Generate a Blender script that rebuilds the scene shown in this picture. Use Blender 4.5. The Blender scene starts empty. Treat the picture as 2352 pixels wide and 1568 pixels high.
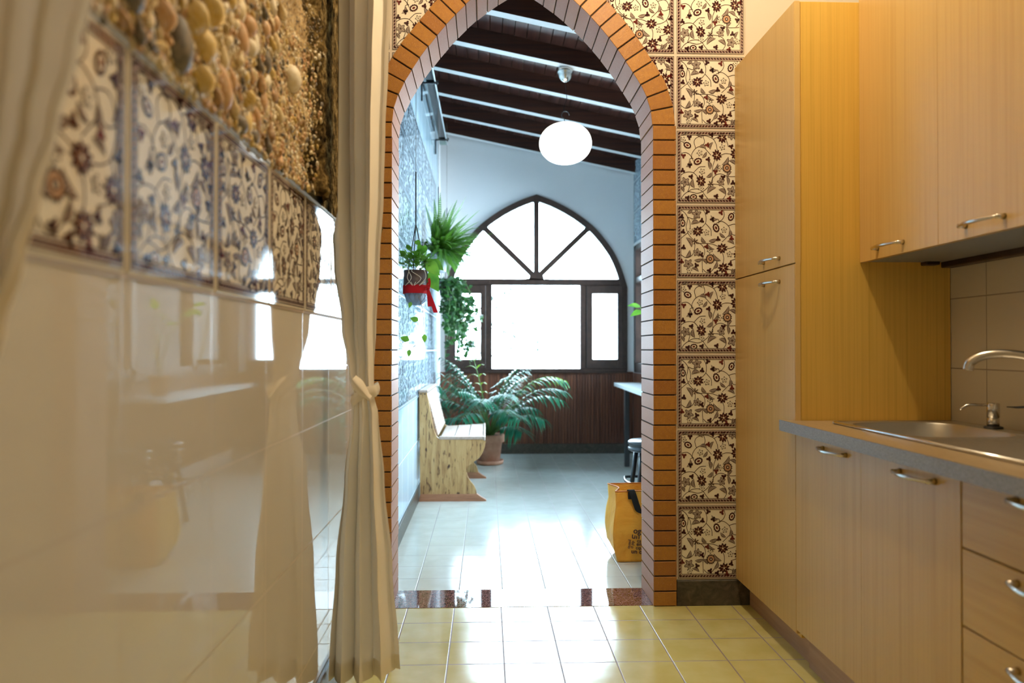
import bpy, math, random
from math import sin, cos, pi, sqrt, atan2, radians
from mathutils import Vector, Matrix, noise

random.seed(7)
D = bpy.data
SC = bpy.context.scene
COL = SC.collection

# ------------------------------------------------------------------ camera
cam_d = D.cameras.new('camera'); cam = D.objects.new('camera', cam_d); COL.objects.link(cam)
cam_d.sensor_width = 36.0
cam_d.lens = 36.0 * 1700 / 2352
cam.location = (0, 0, 1.12)
cam.rotation_euler = (radians(90.54), 0, radians(-1.988))
cam_d.clip_start = 0.02
cam_d.dof.use_dof = True
cam_d.dof.focus_distance = 3.25
cam_d.dof.aperture_fstop = 2.0
SC.camera = cam

# ------------------------------------------------------------------ world and lights
w = D.worlds.new('daylight'); SC.world = w; w.use_nodes = True
bg = w.node_tree.nodes['Background']
bg.inputs[0].default_value = (0.62, 0.82, 1.0, 1)
bg.inputs[1].default_value = 43.0
SC.view_settings.view_transform = 'Standard'
SC.view_settings.look = 'None'
SC.view_settings.exposure = 0.0
SC.view_settings.gamma = 1.0
SC.view_settings.use_curve_mapping = False
try:
    SC.cycles.max_bounces = 10; SC.cycles.diffuse_bounces = 5; SC.cycles.glossy_bounces = 5
    SC.cycles.transparent_max_bounces = 24
    SC.cycles.sample_clamp_indirect = 6.0
    SC.cycles.use_denoising = True; SC.cycles.blur_glossy = 1.0
except Exception: pass

def area(name, loc, rot, sx, sy, power, color, portal=False):
    l = D.lights.new(name, 'AREA'); l.shape = 'RECTANGLE'; l.size = sx; l.size_y = sy
    l.energy = power; l.color = color
    if portal: l.cycles.is_portal = True
    o = D.objects.new(name, l); COL.objects.link(o); o.location = loc; o.rotation_euler = rot
    return o
area('portal', (0.535, 7.93, 1.82), (radians(-90), 0, 0), 2.0, 1.95, 1, (1, 1, 1), True)
area('portal', (1.60, 6.05, 1.55), (0, radians(90), 0), 1.4, 3.4, 1, (1, 1, 1), True)
# warm kitchen lamp under its ceiling fixture (fixture mesh is built further down)
pl = D.lights.new('kitchen_lamp_light', 'POINT'); pl.energy = 94; pl.color = (1.0, 0.80, 0.53); pl.shadow_soft_size = 0.035
po = D.objects.new('kitchen_lamp_light', pl); COL.objects.link(po); po.location = (0.58, 2.08, 3.30)

# ------------------------------------------------------------------ mesh builder
class MB:
    def __init__(s): s.v = []; s.f = []; s.m = []; s.sm = []
    def add(s, vs, fs, m=0, smooth=False, T=None):
        n = len(s.v)
        if T is not None: vs = [tuple(T @ Vector(v)) for v in vs]
        s.v.extend(vs)
        for f in fs:
            s.f.append(tuple(n + i for i in f)); s.m.append(m); s.sm.append(smooth)
    def box(s, x0, x1, y0, y1, z0, z1, m=0, b=0.0, T=None):
        if b <= 0:
            vs = [(x, y, z) for x in (x0, x1) for y in (y0, y1) for z in (z0, z1)]
            s.add(vs, [(0,1,3,2),(4,6,7,5),(0,4,5,1),(2,3,7,6),(0,2,6,4),(1,5,7,3)], m, False, T); return
        # chamfered box
        X = (x0, x1); Y = (y0, y1); Z = (z0, z1); vs = []; ix = {}
        for i in (0,1):
            for j in (0,1):
                for k in (0,1):
                    sx = b if i == 0 else -b; sy = b if j == 0 else -b; sz = b if k == 0 else -b
                    ix[i,j,k,0] = len(vs); vs.append((X[i], Y[j]+sy, Z[k]+sz))
                    ix[i,j,k,1] = len(vs); vs.append((X[i]+sx, Y[j], Z[k]+sz))
                    ix[i,j,k,2] = len(vs); vs.append((X[i]+sx, Y[j]+sy, Z[k]))
        fs = []
        q = ((0,0),(1,0),(1,1),(0,1))
        for i in (0,1):
            a = [ix[i,p,r,0] for p, r in q]; fs.append(a if i else a[::-1])
            a = [ix[p,i,r,1] for p, r in q]; fs.append(a[::-1] if i else a)
            a = [ix[p,r,i,2] for p, r in q]; fs.append(a if i else a[::-1])
        for i in (0,1):
            for j in (0,1):
                fs.append([ix[i,j,0,0], ix[i,j,0,1], ix[i,j,1,1], ix[i,j,1,0]])
                fs.append([ix[i,0,j,0], ix[i,0,j,2], ix[i,1,j,2], ix[i,1,j,0]])
                fs.append([ix[0,i,j,1], ix[0,i,j,2], ix[1,i,j,2], ix[1,i,j,1]])
                for k in (0,1): fs.append([ix[i,j,k,0], ix[i,j,k,1], ix[i,j,k,2]])
        s.add(vs, fs, m, False, T)
    def tube(s, pts, r, n=8, m=0, cap=True, T=None, closed=False, flat=1.0):
        pts = [Vector(p) for p in pts]; N = len(pts)
        rs = r if isinstance(r, (list, tuple)) else [r]*N
        vs = []; up = None
        for i, p in enumerate(pts):
            if closed: t = pts[(i+1) % N] - pts[i-1]
            else: t = pts[min(i+1, N-1)] - pts[max(i-1, 0)]
            if t.length < 1e-9: t = Vector((0,0,1))
            t.normalize()
            if up is None: up = Vector((0,0,1)) if abs(t.z) < .9 else Vector((1,0,0))
            a = t.cross(up)
            if a.length < 1e-6: a = t.orthogonal()
            a.normalize(); b = a.cross(t).normalized(); up = b
            for k in range(n):
                q = p + (a*cos(2*pi*k/n) + b*sin(2*pi*k/n)*flat)*rs[i]; vs.append(tuple(q))
        fs = []
        R = N if closed else N-1
        for i in range(R):
            j = (i+1) % N
            for k in range(n):
                fs.append((i*n+k, i*n+(k+1) % n, j*n+(k+1) % n, j*n+k))
        if cap and not closed: fs.append(tuple(range(n))[::-1]); fs.append(tuple((N-1)*n+k for k in range(n)))
        s.add(vs, fs, m, True, T)
    def lathe(s, prof, c=(0,0,0), n=32, m=0, T=None, smooth=True):
        vs = []; fs = []
        for (r, z) in prof:
            for k in range(n):
                a = 2*pi*k/n; vs.append((c[0]+r*cos(a), c[1]+r*sin(a), c[2]+z))
        for i in range(len(prof)-1):
            for k in range(n):
                fs.append((i*n+k, i*n+(k+1) % n, (i+1)*n+(k+1) % n, (i+1)*n+k))
        s.add(vs, fs, m, smooth, T)
    def prism(s, out, axis, a0, a1, m=0, T=None):
        # outline in the plane normal to axis, extruded a0..a1
        n = len(out)
        def P(p, a):
            if axis == 'x': return (a, p[0], p[1])
            if axis == 'y': return (p[0], a, p[1])
            return (p[0], p[1], a)
        vs = [P(p, a0) for p in out] + [P(p, a1) for p in out]
        fs = [tuple(range(n)), tuple(range(2*n-1, n-1, -1))]
        for i in range(n):
            j = (i+1) % n; fs.append((i, i+n, j+n, j))
        s.add(vs, fs, m, False, T)
    def grid(s, fn, nu, nv, m=0, smooth=True):
        vs = [fn(i/nu, j/nv) for j in range(nv+1) for i in range(nu+1)]
        fs = [(j*(nu+1)+i, j*(nu+1)+i+1, (j+1)*(nu+1)+i+1, (j+1)*(nu+1)+i) for j in range(nv) for i in range(nu)]
        s.add(vs, fs, m, smooth)
    def build(s, name, mats, parent=None, origin=None, recalc=True):
        me = D.meshes.new(name)
        o_ = Vector(origin) if origin else Vector((0,0,0))
        vs = s.v if not origin else [tuple(Vector(v)-o_) for v in s.v]
        me.from_pydata(vs, [], s.f)
        if not isinstance(mats, (list, tuple)): mats = [mats]
        for mt in mats: me.materials.append(mt)
        me.polygons.foreach_set('material_index', s.m)
        me.polygons.foreach_set('use_smooth', s.sm)
        me.update()
        if recalc:
            import bmesh
            bm = bmesh.new(); bm.from_mesh(me); bmesh.ops.recalc_face_normals(bm, faces=bm.faces); bm.to_mesh(me); bm.free()
        ob = D.objects.new(name, me); COL.objects.link(ob)
        if origin: ob.location = o_
        if parent is not None:
            ob.parent = parent
            g = Vector((0,0,0)); p = parent
            while p is not None: g += p.location; p = p.parent
            ob.location = o_ - g
        return ob

def tag(o, label=None, cat=None, group=None, kind=None):
    if label: o['label'] = label
    if cat: o['category'] = cat
    if group: o['group'] = group
    if kind: o['kind'] = kind
    return o
def thing(name, label, cat, loc, group=None):
    o = D.objects.new(name, None); COL.objects.link(o); o.location = loc; o.empty_display_size = .05
    return tag(o, label, cat, group)
def struct(name, mb, mats, label=None, recalc=True, parent=None):
    o = mb.build(name, mats, parent, recalc=recalc)
    if parent is None: o['kind'] = 'structure'
    if label: o['label'] = label
    if parent is None: o['category'] = name.split('_')[0]
    return o
def copy_tree(o, parent=None):
    c = o.copy(); COL.objects.link(c)
    if parent is not None: c.parent = parent
    for ch in list(o.children): copy_tree(ch, c)
    return c

# ------------------------------------------------------------------ materials
def mat(name, col, rough=.5, metal=0.0, spec=.5, coat=0.0, emit=None, es=0.0, trans=0.0):
    m = D.materials.new(name); m.use_nodes = True
    b = m.node_tree.nodes['Principled BSDF']
    b.inputs['Base Color'].default_value = (*col, 1)
    b.inputs['Roughness'].default_value = rough
    b.inputs['Metallic'].default_value = metal
    b.inputs['Specular IOR Level'].default_value = spec
    b.inputs['Coat Weight'].default_value = coat
    if emit: b.inputs['Emission Color'].default_value = (*emit, 1); b.inputs['Emission Strength'].default_value = es
    return m
class NT:
    def __init__(s, m): s.t = m.node_tree; s.b = m.node_tree.nodes['Principled BSDF']
    def n(s, typ, **kw):
        x = s.t.nodes.new(typ)
        for k, v in kw.items(): setattr(x, k, v)
        return x
    def l(s, a, b): s.t.links.new(a, b)
    def math(s, op, a, b=None, c=None):
        x = s.n('ShaderNodeMath', operation=op)
        for i, q in enumerate((a, b, c)):
            if q is None: continue
            if isinstance(q, (int, float)): x.inputs[i].default_value = q
            else: s.l(q, x.inputs[i])
        return x.outputs[0]
    def pos(s): return s.n('ShaderNodeNewGeometry').outputs['Position']
    def xyz(s, v):
        x = s.n('ShaderNodeSeparateXYZ'); s.l(v, x.inputs[0]); return x.outputs
    def scale(s, v, sc):
        x = s.n('ShaderNodeVectorMath', operation='MULTIPLY'); s.l(v, x.inputs[0]); x.inputs[1].default_value = sc; return x.outputs[0]
    def noise(s, v, scale, detail=3, rough=.5, dist=0):
        x = s.n('ShaderNodeTexNoise'); s.l(v, x.inputs['Vector']); x.inputs['Scale'].default_value = scale
        x.inputs['Detail'].default_value = detail; x.inputs['Roughness'].default_value = rough; x.inputs['Distortion'].default_value = dist
        return x.outputs['Fac']
    def ramp(s, f, stops, const=False):
        x = s.n('ShaderNodeValToRGB'); s.l(f, x.inputs[0]); e = x.color_ramp.elements
        if const: x.color_ramp.interpolation = 'CONSTANT'
        e[0].position = stops[0][0]; e[0].color = (*stops[0][1], 1)
        e[1].position = stops[-1][0]; e[1].color = (*stops[-1][1], 1)
        for p, c in stops[1:-1]:
            q = e.new(p); q.color = (*c, 1)
        return x.outputs[0]
    def mix(s, f, a, b, mode='MIX'):
        x = s.n('ShaderNodeMix', data_type='RGBA', blend_type=mode)
        if isinstance(f, (int, float)): x.inputs[0].default_value = f
        else: s.l(f, x.inputs[0])
        for i, q in ((6, a), (7, b)):
            if isinstance(q, tuple): x.inputs[i].default_value = (*q, 1)
            else: s.l(q, x.inputs[i])
        return x.outputs[2]
    def bump(s, h, strength=.3, dist=.01):
        x = s.n('ShaderNodeBump'); s.l(h, x.inputs['Height']); x.inputs['Strength'].default_value = strength
        x.inputs['Distance'].default_value = dist; s.l(x.outputs[0], s.b.inputs['Normal']); return x
    def color(s, c): s.l(c, s.b.inputs['Base Color'])

def tile_mat(name, axes, pitch, phase, grout, col, gcol, rough=.1, var=.06, wave=.0, tone=None, spec=.5, bs=.35):
    m = mat(name, col, rough, spec=spec); N = NT(m); p = N.xyz(N.pos())
    ds = []; cells = []
    for a, pi_, ph in zip(axes, pitch, phase):
        u = N.math('DIVIDE', N.math('SUBTRACT', p['XYZ'.index(a)], ph), pi_)
        fr = N.math('FRACT', u); d = N.math('MULTIPLY', N.math('MINIMUM', fr, N.math('SUBTRACT', 1.0, fr)), pi_)
        ds.append(d); cells.append(N.math('FLOOR', u))
    d = N.math('MINIMUM', ds[0], ds[1])
    mr = N.n('ShaderNodeMapRange'); N.l(d, mr.inputs[0]); mr.inputs[1].default_value = grout*.35; mr.inputs[2].default_value = grout*.65
    mask = mr.outputs[0]
    cx = N.n('ShaderNodeCombineXYZ'); N.l(cells[0], cx.inputs[0]); N.l(cells[1], cx.inputs[1])
    wn = N.n('ShaderNodeTexWhiteNoise', noise_dimensions='3D'); N.l(cx.outputs[0], wn.inputs[0])
    dark = tuple(c*(1-var) for c in col); c1 = N.mix(wn.outputs[0], dark, col)
    if tone:
        nz = N.noise(N.pos(), 9, 3); c1 = N.mix(N.ramp(nz, [(.35, (0,0,0)), (.7, (1,1,1))]), c1, tone)
    N.color(N.mix(mask, gcol, c1))
    rr = N.math('ADD', rough, N.math('MULTIPLY', N.math('SUBTRACT', 1.0, mask), .5)); N.l(rr, N.b.inputs['Roughness'])
    h = mask
    if wave:
        w1 = N.noise(N.pos(), 14, 2); h = N.math('ADD', mask, N.math('MULTIPLY', w1, wave))
        tl = N.math('MULTIPLY', wn.outputs[0], .3); h = N.math('ADD', h, tl)
    N.bump(h, bs, .0025)
    return m
def streak_mat(name, cols, rough, sc=(60, 60, 1.2), det=4, bumpv=.0, spec=.4, scale=1.0, coat=0):
    m = mat(name, cols[0], rough, spec=spec, coat=coat); N = NT(m)
    f = N.noise(N.scale(N.pos(), sc), scale, det, .6)
    n = len(cols); N.color(N.ramp(f, [(.3+.4*i/(n-1), c) for i, c in enumerate(cols)]))
    if bumpv: N.bump(f, bumpv, .002)
    return m

M = {}
M['plaster'] = mat('cream_plaster', (.58, .54, .47), .8, spec=.2)
M['plaster_white'] = mat('white_plaster', (.76, .74, .74), .85, spec=.2)
M['kitchen_tile'] = tile_mat('glossy_cream_wall_tile', 'YZ', (.337, .331), (1.044, .23), .0042, (.61, .565, .48), (.50, .43, .33), .035, .02, .02, spec=.5, bs=.06)
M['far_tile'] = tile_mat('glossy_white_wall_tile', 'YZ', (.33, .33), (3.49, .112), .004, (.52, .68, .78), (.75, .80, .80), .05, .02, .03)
M['splash_tile'] = tile_mat('backsplash_tile', 'YZ', (.33, .246), (2.394-.33*4, 1.05-.246*4), .004, (.60, .55, .45), (.30, .25, .2), .12, .02, .02)
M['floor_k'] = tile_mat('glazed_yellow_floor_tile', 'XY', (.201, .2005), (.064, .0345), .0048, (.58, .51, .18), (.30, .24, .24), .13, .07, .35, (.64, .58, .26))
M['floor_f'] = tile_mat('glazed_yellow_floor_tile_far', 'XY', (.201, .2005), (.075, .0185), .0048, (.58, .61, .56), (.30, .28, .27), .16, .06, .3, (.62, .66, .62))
M['decor_base'] = mat('glazed_ivory_tile', (.76, .70, .58), .05, spec=.5)
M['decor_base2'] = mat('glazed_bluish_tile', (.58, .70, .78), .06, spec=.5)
M['d_dark'] = mat('maroon_black_glaze', (.045, .012, .014), .06)
M['d_red'] = mat('oxblood_glaze', (.13, .022, .018), .06)
M['d_line'] = mat('vine_brown_glaze', (.075, .045, .035), .06)
M['d_grey'] = mat('taupe_grey_glaze', (.34, .27, .23), .06)
M['d_tan'] = mat('tan_glaze', (.46, .28, .17), .06)
M['d_band'] = mat('mauve_brown_band_glaze', (.33, .22, .185), .06)
M['grout'] = mat('pale_grout', (.66, .55, .45), .7)
M['chrome'] = mat('brushed_nickel', (.62, .58, .52), .22, 1.0)
M['steel'] = mat('stainless_steel', (.60, .58, .54), .36, 1.0)
M['black_metal'] = mat('black_metal', (.012, .014, .018), .28)
M['black_cord'] = mat('black_cord', (.006, .006, .008), .8)
M['grey_metal'] = mat('dark_grey_metal', (.05, .055, .06), .4, .6)

def brick_mat():
    m = mat('orange_glazed_brick', (.45, .16, .04), .42, spec=.35); N = NT(m)
    r = N.n('ShaderNodeNewGeometry').outputs['Random Per Island']
    c = N.ramp(r, [(0, (.35, .155, .028)), (.5, (.42, .20, .038)), (1, (.31, .125, .028))])
    s1 = N.noise(N.pos(), 260, 2, .7); s2 = N.noise(N.pos(), 55, 4, .7)
    c = N.mix(N.ramp(s2, [(.4, (0,0,0)), (.75, (.55,.55,.55))]), c, (.24, .09, .035))
    c = N.mix(N.ramp(s1, [(.60, (0,0,0)), (.78, (.6,.6,.6))]), c, (.62, .38, .22))
    N.color(c); N.bump(N.math('ADD', s1, s2), .35, .002)
    return m
M['brick'] = brick_mat()
def brick_in():
    m = mat('pinkish_brick_reveal', (.50, .34, .28), .55, spec=.35); N = NT(m)
    r = N.n('ShaderNodeNewGeometry').outputs['Random Per Island']
    c = N.ramp(r, [(0, (.47, .23, .155)), (.5, (.54, .28, .185)), (1, (.43, .20, .14))])
    s1 = N.noise(N.pos(), 330, 2, .7)
    c = N.mix(N.ramp(s1, [(.45, (0,0,0)), (.75, (.7,.7,.7))]), c, (.58, .40, .31)); N.color(c); N.bump(s1, .3, .002)
    return m
M['brick_in'] = brick_in()
M['mortar'] = mat('dark_mortar', (.05, .035, .03), .9)

M['laminate'] = streak_mat('beech_laminate', [(.48, .295, .095), (.515, .325, .11), (.55, .355, .125), (.50, .31, .105)], .33, (60, 60, .9), 5)
def pantry():
    return M['laminate']
M['lam_h'] = streak_mat('beech_laminate_across', [(.48, .295, .095), (.515, .325, .11), (.55, .355, .125), (.50, .31, .105)], .33, (60, 1.2, 45), 5)
M['lam_side'] = streak_mat('golden_beech_side_panel', [(.64, .40, .075), (.70, .445, .09), (.76, .49, .105), (.69, .435, .085)], .34, (110, 110, .9), 5)
M['lam_edge'] = mat('beech_edge_band', (.66, .46, .18), .4)
M['gap'] = mat('dark_gap', (.05, .03, .02), .8)
M['worktop'] = mat('grey_brown_worktop', (.30, .22, .13), .3); N = NT(M['worktop'])
N.color(N.ramp(N.noise(N.scale(N.pos(), (220, 40, 220)), 1, 4), [(.3, (.30, .21, .11)), (.7, (.42, .31, .17))]))
M['worktop_edge'] = mat('grey_worktop_edge', (.20, .19, .19), .45); N = NT(M['worktop_edge'])
N.color(N.ramp(N.noise(N.pos(), 240, 4), [(.3, (.15, .14, .14)), (.7, (.28, .26, .25))]))
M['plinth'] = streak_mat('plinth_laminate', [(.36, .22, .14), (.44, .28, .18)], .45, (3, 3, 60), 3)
M['roofwood'] = streak_mat('dark_stained_boards', [(.030, .010, .008), (.055, .018, .012), (.085, .030, .020)], .42, (30, 1.5, 30), 4)
M['beamwood'] = streak_mat('dark_stained_beam', [(.018, .007, .006), (.045, .016, .010), (.065, .022, .012)], .4, (1.5, 40, 40), 4)
M['beam_sheen'] = mat('painted_window_sheen', (.80, .80, .80), .5)  # window reflection on the glossy beam undersides, painted in as flat white
M['wainscot'] = streak_mat('dark_mahogany_slats', [(.045, .014, .008), (.11, .035, .018), (.20, .070, .032)], .4, (38, 38, 1.0), 4, coat=.1)
M['frame'] = streak_mat('brown_window_frame', [(.024, .013, .010), (.050, .026, .019)], .35, (20, 20, 20), 3)
M['skirt'] = mat('dark_grey_skirting', (.06, .055, .05), .35); N = NT(M['skirt'])
N.color(N.ramp(N.noise(N.pos(), 22, 5, .6, 1.5), [(.35, (.035, .03, .025)), (.6, (.075, .065, .05)), (.75, (.12, .10, .07))]))
M['granite'] = mat('polished_red_granite', (.12, .05, .05), .035, spec=.8); N = NT(M['granite'])
v = N.n('ShaderNodeTexVoronoi'); N.l(N.pos(), v.inputs['Vector']); v.inputs['Scale'].default_value = 260
N.color(N.ramp(v.outputs['Color'], [(.2, (.035, .012, .014)), (.5, (.17, .065, .06)), (.8, (.30, .17, .15))]))
M['concrete'] = mat('pale_terrace', (.75, .75, .72), .8)

def cloth_mat(name, col, tl=.35):
    m = mat(name, col, .85, spec=.15); t = m.node_tree; b = t.nodes['Principled BSDF']; out = t.nodes['Material Output']
    tr = t.nodes.new('ShaderNodeBsdfTranslucent'); tr.inputs[0].default_value = (*col, 1)
    mx = t.nodes.new('ShaderNodeMixShader'); mx.inputs[0].default_value = tl
    t.links.new(b.outputs[0], mx.inputs[1]); t.links.new(tr.outputs[0], mx.inputs[2]); t.links.new(mx.outputs[0], out.inputs[0])
    return m
M['curtain'] = cloth_mat('ivory_curtain_cloth', (.90, .83, .71), .08)
N = NT(M['curtain']); N.bump(N.noise(N.scale(N.pos(), (900, 900, 900)), 1, 1), .15, .001)
M['curtain_near'] = cloth_mat('ivory_sheer_cloth', (.88, .79, .65), .25)

def leaf_mat(name, c1, c2, rough=.4, tl=.25, sc=8):
    m = cloth_mat(name, c1, tl); N = NT(m); f = N.noise(N.pos(), sc, 2)
    c = N.ramp(f, [(.3, c1), (.7, c2)]); N.color(c); m.node_tree.nodes['Principled BSDF'].inputs['Roughness'].default_value = rough
    m.node_tree.nodes['Principled BSDF'].inputs['Specular IOR Level'].default_value = .5
    for x in m.node_tree.nodes:
        if x.type == 'BSDF_TRANSLUCENT': N.l(c, x.inputs[0])
    return m
M['fern'] = leaf_mat('fern_green', (.03, .115, .006), (.11, .26, .014), .55, .28, 10)
M['pothos'] = leaf_mat('pothos_green', (.04, .16, .015), (.15, .34, .03), .4, .3, 14)
M['ivy'] = leaf_mat('ivy_green', (.008, .045, .01), (.03, .11, .015), .4, .12, 18)
M['palm'] = leaf_mat('palm_green', (.008, .085, .05), (.022, .15, .07), .38, .12, 8)
M['palm'].node_tree.nodes['Principled BSDF'].inputs['Specular IOR Level'].default_value = .22
M['palm_tip'] = leaf_mat('palm_yellow_green', (.12, .28, .03), (.30, .45, .06), .35, .3, 8)
M['stem'] = mat('green_stem', (.10, .20, .05), .5)
M['brown_stem'] = mat('brown_stem', (.12, .07, .04), .7)
M['white_root'] = mat('pale_root', (.55, .50, .40), .6)
M['outdoor_leaf'] = leaf_mat('outdoor_leaf', (.010, .020, .014), (.018, .03, .022), .7, .1, 4)
M['terracotta'] = mat('terracotta', (.56, .27, .17), .7); N = NT(M['terracotta'])
N.color(N.ramp(N.noise(N.pos(), 18, 4), [(.3, (.50, .24, .15)), (.7, (.62, .33, .22))]))
M['soil'] = mat('dark_soil', (.03, .02, .014), .95)
M['darkpot'] = mat('dark_brown_pot', (.05, .03, .03), .5)
M['greypot'] = mat('grey_plastic_pot', (.22, .24, .27), .45)
M['weave'] = mat('blue_grey_weave', (.16, .20, .26), .6)
M['ribbon'] = cloth_mat('red_ribbon', (.34, .008, .012), .12)
M['bag'] = mat('orange_yellow_bag', (.80, .36, .035), .5, spec=.3); N = NT(M['bag'])
f = N.noise(N.pos(), 7, 4, .6, 1.0); N.color(N.ramp(f, [(.3, (.74, .31, .03)), (.7, (.86, .44, .06))])); N.bump(f, .6, .02)
M['bagtrim'] = mat('orange_binding', (.62, .20, .02), .6)
M['print'] = mat('dark_print', (.06, .02, .02), .6)
M['strap'] = mat('black_webbing', (.006, .006, .008), .8)
def bench_wood():
    m = mat('worn_pine', (.55, .36, .20), .5, spec=.35); N = NT(m); p = N.pos()
    g = N.noise(N.scale(p, (26, 26, 3.0)), 1.4, 5, .6, .6)
    c = N.ramp(g, [(.3, (.27, .14, .055)), (.5, (.42, .25, .10)), (.72, (.52, .34, .16))])
    v = N.n('ShaderNodeTexVoronoi'); N.l(N.mix(.07, N.scale(p, (1, 1, .6)), N.n('ShaderNodeTexNoise').outputs['Color']), v.inputs['Vector']); v.inputs['Scale'].default_value = 17
    k = N.ramp(v.outputs['Distance'], [(.12, (1,1,1)), (.22, (0,0,0))])
    n2 = N.noise(p, 7, 2); k2 = N.math('MULTIPLY', k, N.ramp(n2, [(.38, (0,0,0)), (.45, (1,1,1))]))
    c = N.mix(k2, c, (.055, .025, .015))
    n3 = N.noise(N.scale(p, (70, 70, 14)), 1, 3); c = N.mix(N.ramp(n3, [(.60, (0,0,0)), (.68, (.85,.85,.85))]), c, (.09, .04, .02))
    N.color(c); N.bump(g, .2, .003); return m
M['bench'] = bench_wood()
M['bench_dark'] = streak_mat('reddish_pine_foot', [(.30, .13, .07), (.42, .20, .11)], .5, (8, 8, 60), 3)
M['bench_seat'] = streak_mat('bleached_pine_boards', [(.30, .21, .16), (.42, .32, .26), (.35, .26, .20)], .35, (30, 2, 30), 4)
M['globe'] = mat('opal_glass_lit', (.9, .9, .88), .25, emit=(1.0, .97, .86), es=3.2)
M['counter'] = mat('pale_counter', (.72, .78, .80), .3)
M['sinkdark'] = mat('dark_slot', (.01, .01, .01), .6)

def glass_mat(name, tint, g=.08):
    m = D.materials.new(name); m.use_nodes = True; t = m.node_tree; t.nodes.remove(t.nodes['Principled BSDF']); out = t.nodes['Material Output']
    tr = t.nodes.new('ShaderNodeBsdfTransparent'); tr.inputs[0].default_value = (*tint, 1)
    gl = t.nodes.new('ShaderNodeBsdfGlossy'); gl.inputs['Roughness'].default_value = .02
    fr = t.nodes.new('ShaderNodeFresnel'); fr.inputs[0].default_value = 1.45
    mx = t.nodes.new('ShaderNodeMixShader'); t.links.new(fr.outputs[0], mx.inputs[0])
    t.links.new(tr.outputs[0], mx.inputs[1]); t.links.new(gl.outputs[0], mx.inputs[2]); t.links.new(mx.outputs[0], out.inputs[0])
    return m
M['glass'] = glass_mat('window_glass', (.96, .98, .97))
M['green_glass'] = glass_mat('greenish_glass', (.72, .88, .84))

# ------------------------------------------------------------------ key dimensions
LX = -.505            # left wall plane
RX = 1.655            # kitchen right wall
FRX = 1.585           # far room right wall
YW0, YW1 = 3.216, 3.44  # arch wall
YF = 7.9              # far wall
YB = -1.6
CX = .16              # arch axis
PROF = [(.568, 0), (.568, 2.06), (.562, 2.146), (.545, 2.205), (.520, 2.262), (.488, 2.315), (.432, 2.40), (.355, 2.50), (.262, 2.60), (.172, 2.68), (.08, 2.745), (0, 2.79)]
def resample(pts, step):
    out = [pts[0]]; acc = 0
    for a, b in zip(pts, pts[1:]):
        L = math.dist(a, b); t = step-acc
        while t <= L:
            out.append((a[0]+(b[0]-a[0])*t/L, a[1]+(b[1]-a[1])*t/L)); t += step
        acc = (acc+L) % step if False else L-(t-step)
    return out
def catmull(P, n=6):
    out = []
    for i in range(len(P)-1):
        p0 = P[max(i-1, 0)]; p1 = P[i]; p2 = P[i+1]; p3 = P[min(i+2, len(P)-1)]
        for k in range(n):
            t = k/n
            out.append(tuple(.5*((2*b)+(-a+c)*t+(2*a-5*b+4*c-d)*t*t+(-a+3*b-3*c+d)*t**3) for a, b, c, d in zip(p0, p1, p2, p3)))
    out.append(tuple(P[-1])); return out
ARC = [(.568, 0), (.568, 1.0)] + catmull([(d, z) for d, z in PROF[1:]], 8)
def normals(pl):
    ns = []
    for i in range(len(pl)):
        a = pl[max(i-1, 0)]; b = pl[min(i+1, len(pl)-1)]; dx = b[0]-a[0]; dz = b[1]-a[1]; L = sqrt(dx*dx+dz*dz) or 1
        ns.append((dz/L, -dx/L))
    return ns
def offset_curve(pl, o):
    ns = normals(pl); r = [(p[0]+n[0]*o, p[1]+n[1]*o) for p, n in zip(pl, ns)]
    # close at the axis
    r = [q for q in r if q[0] > 0]
    a, b = r[-2], r[-1]; t = b[0]/(a[0]-b[0]) if a[0] != b[0] else 0
    r.append((0, b[1]+(b[1]-a[1])*t)); return r
MID = offset_curve(ARC, .05)
def d_at(curve, z):
    if z >= curve[-1][1]: return -1
    for a, b in zip(curve, curve[1:]):
        if a[1] <= z <= b[1] and b[1] > a[1]: return a[0]+(b[0]-a[0])*(z-a[1])/(b[1]-a[1])
    return curve[0][0]
def in_opening(x, z): return abs(x-CX) < d_at(MID, z)

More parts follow.
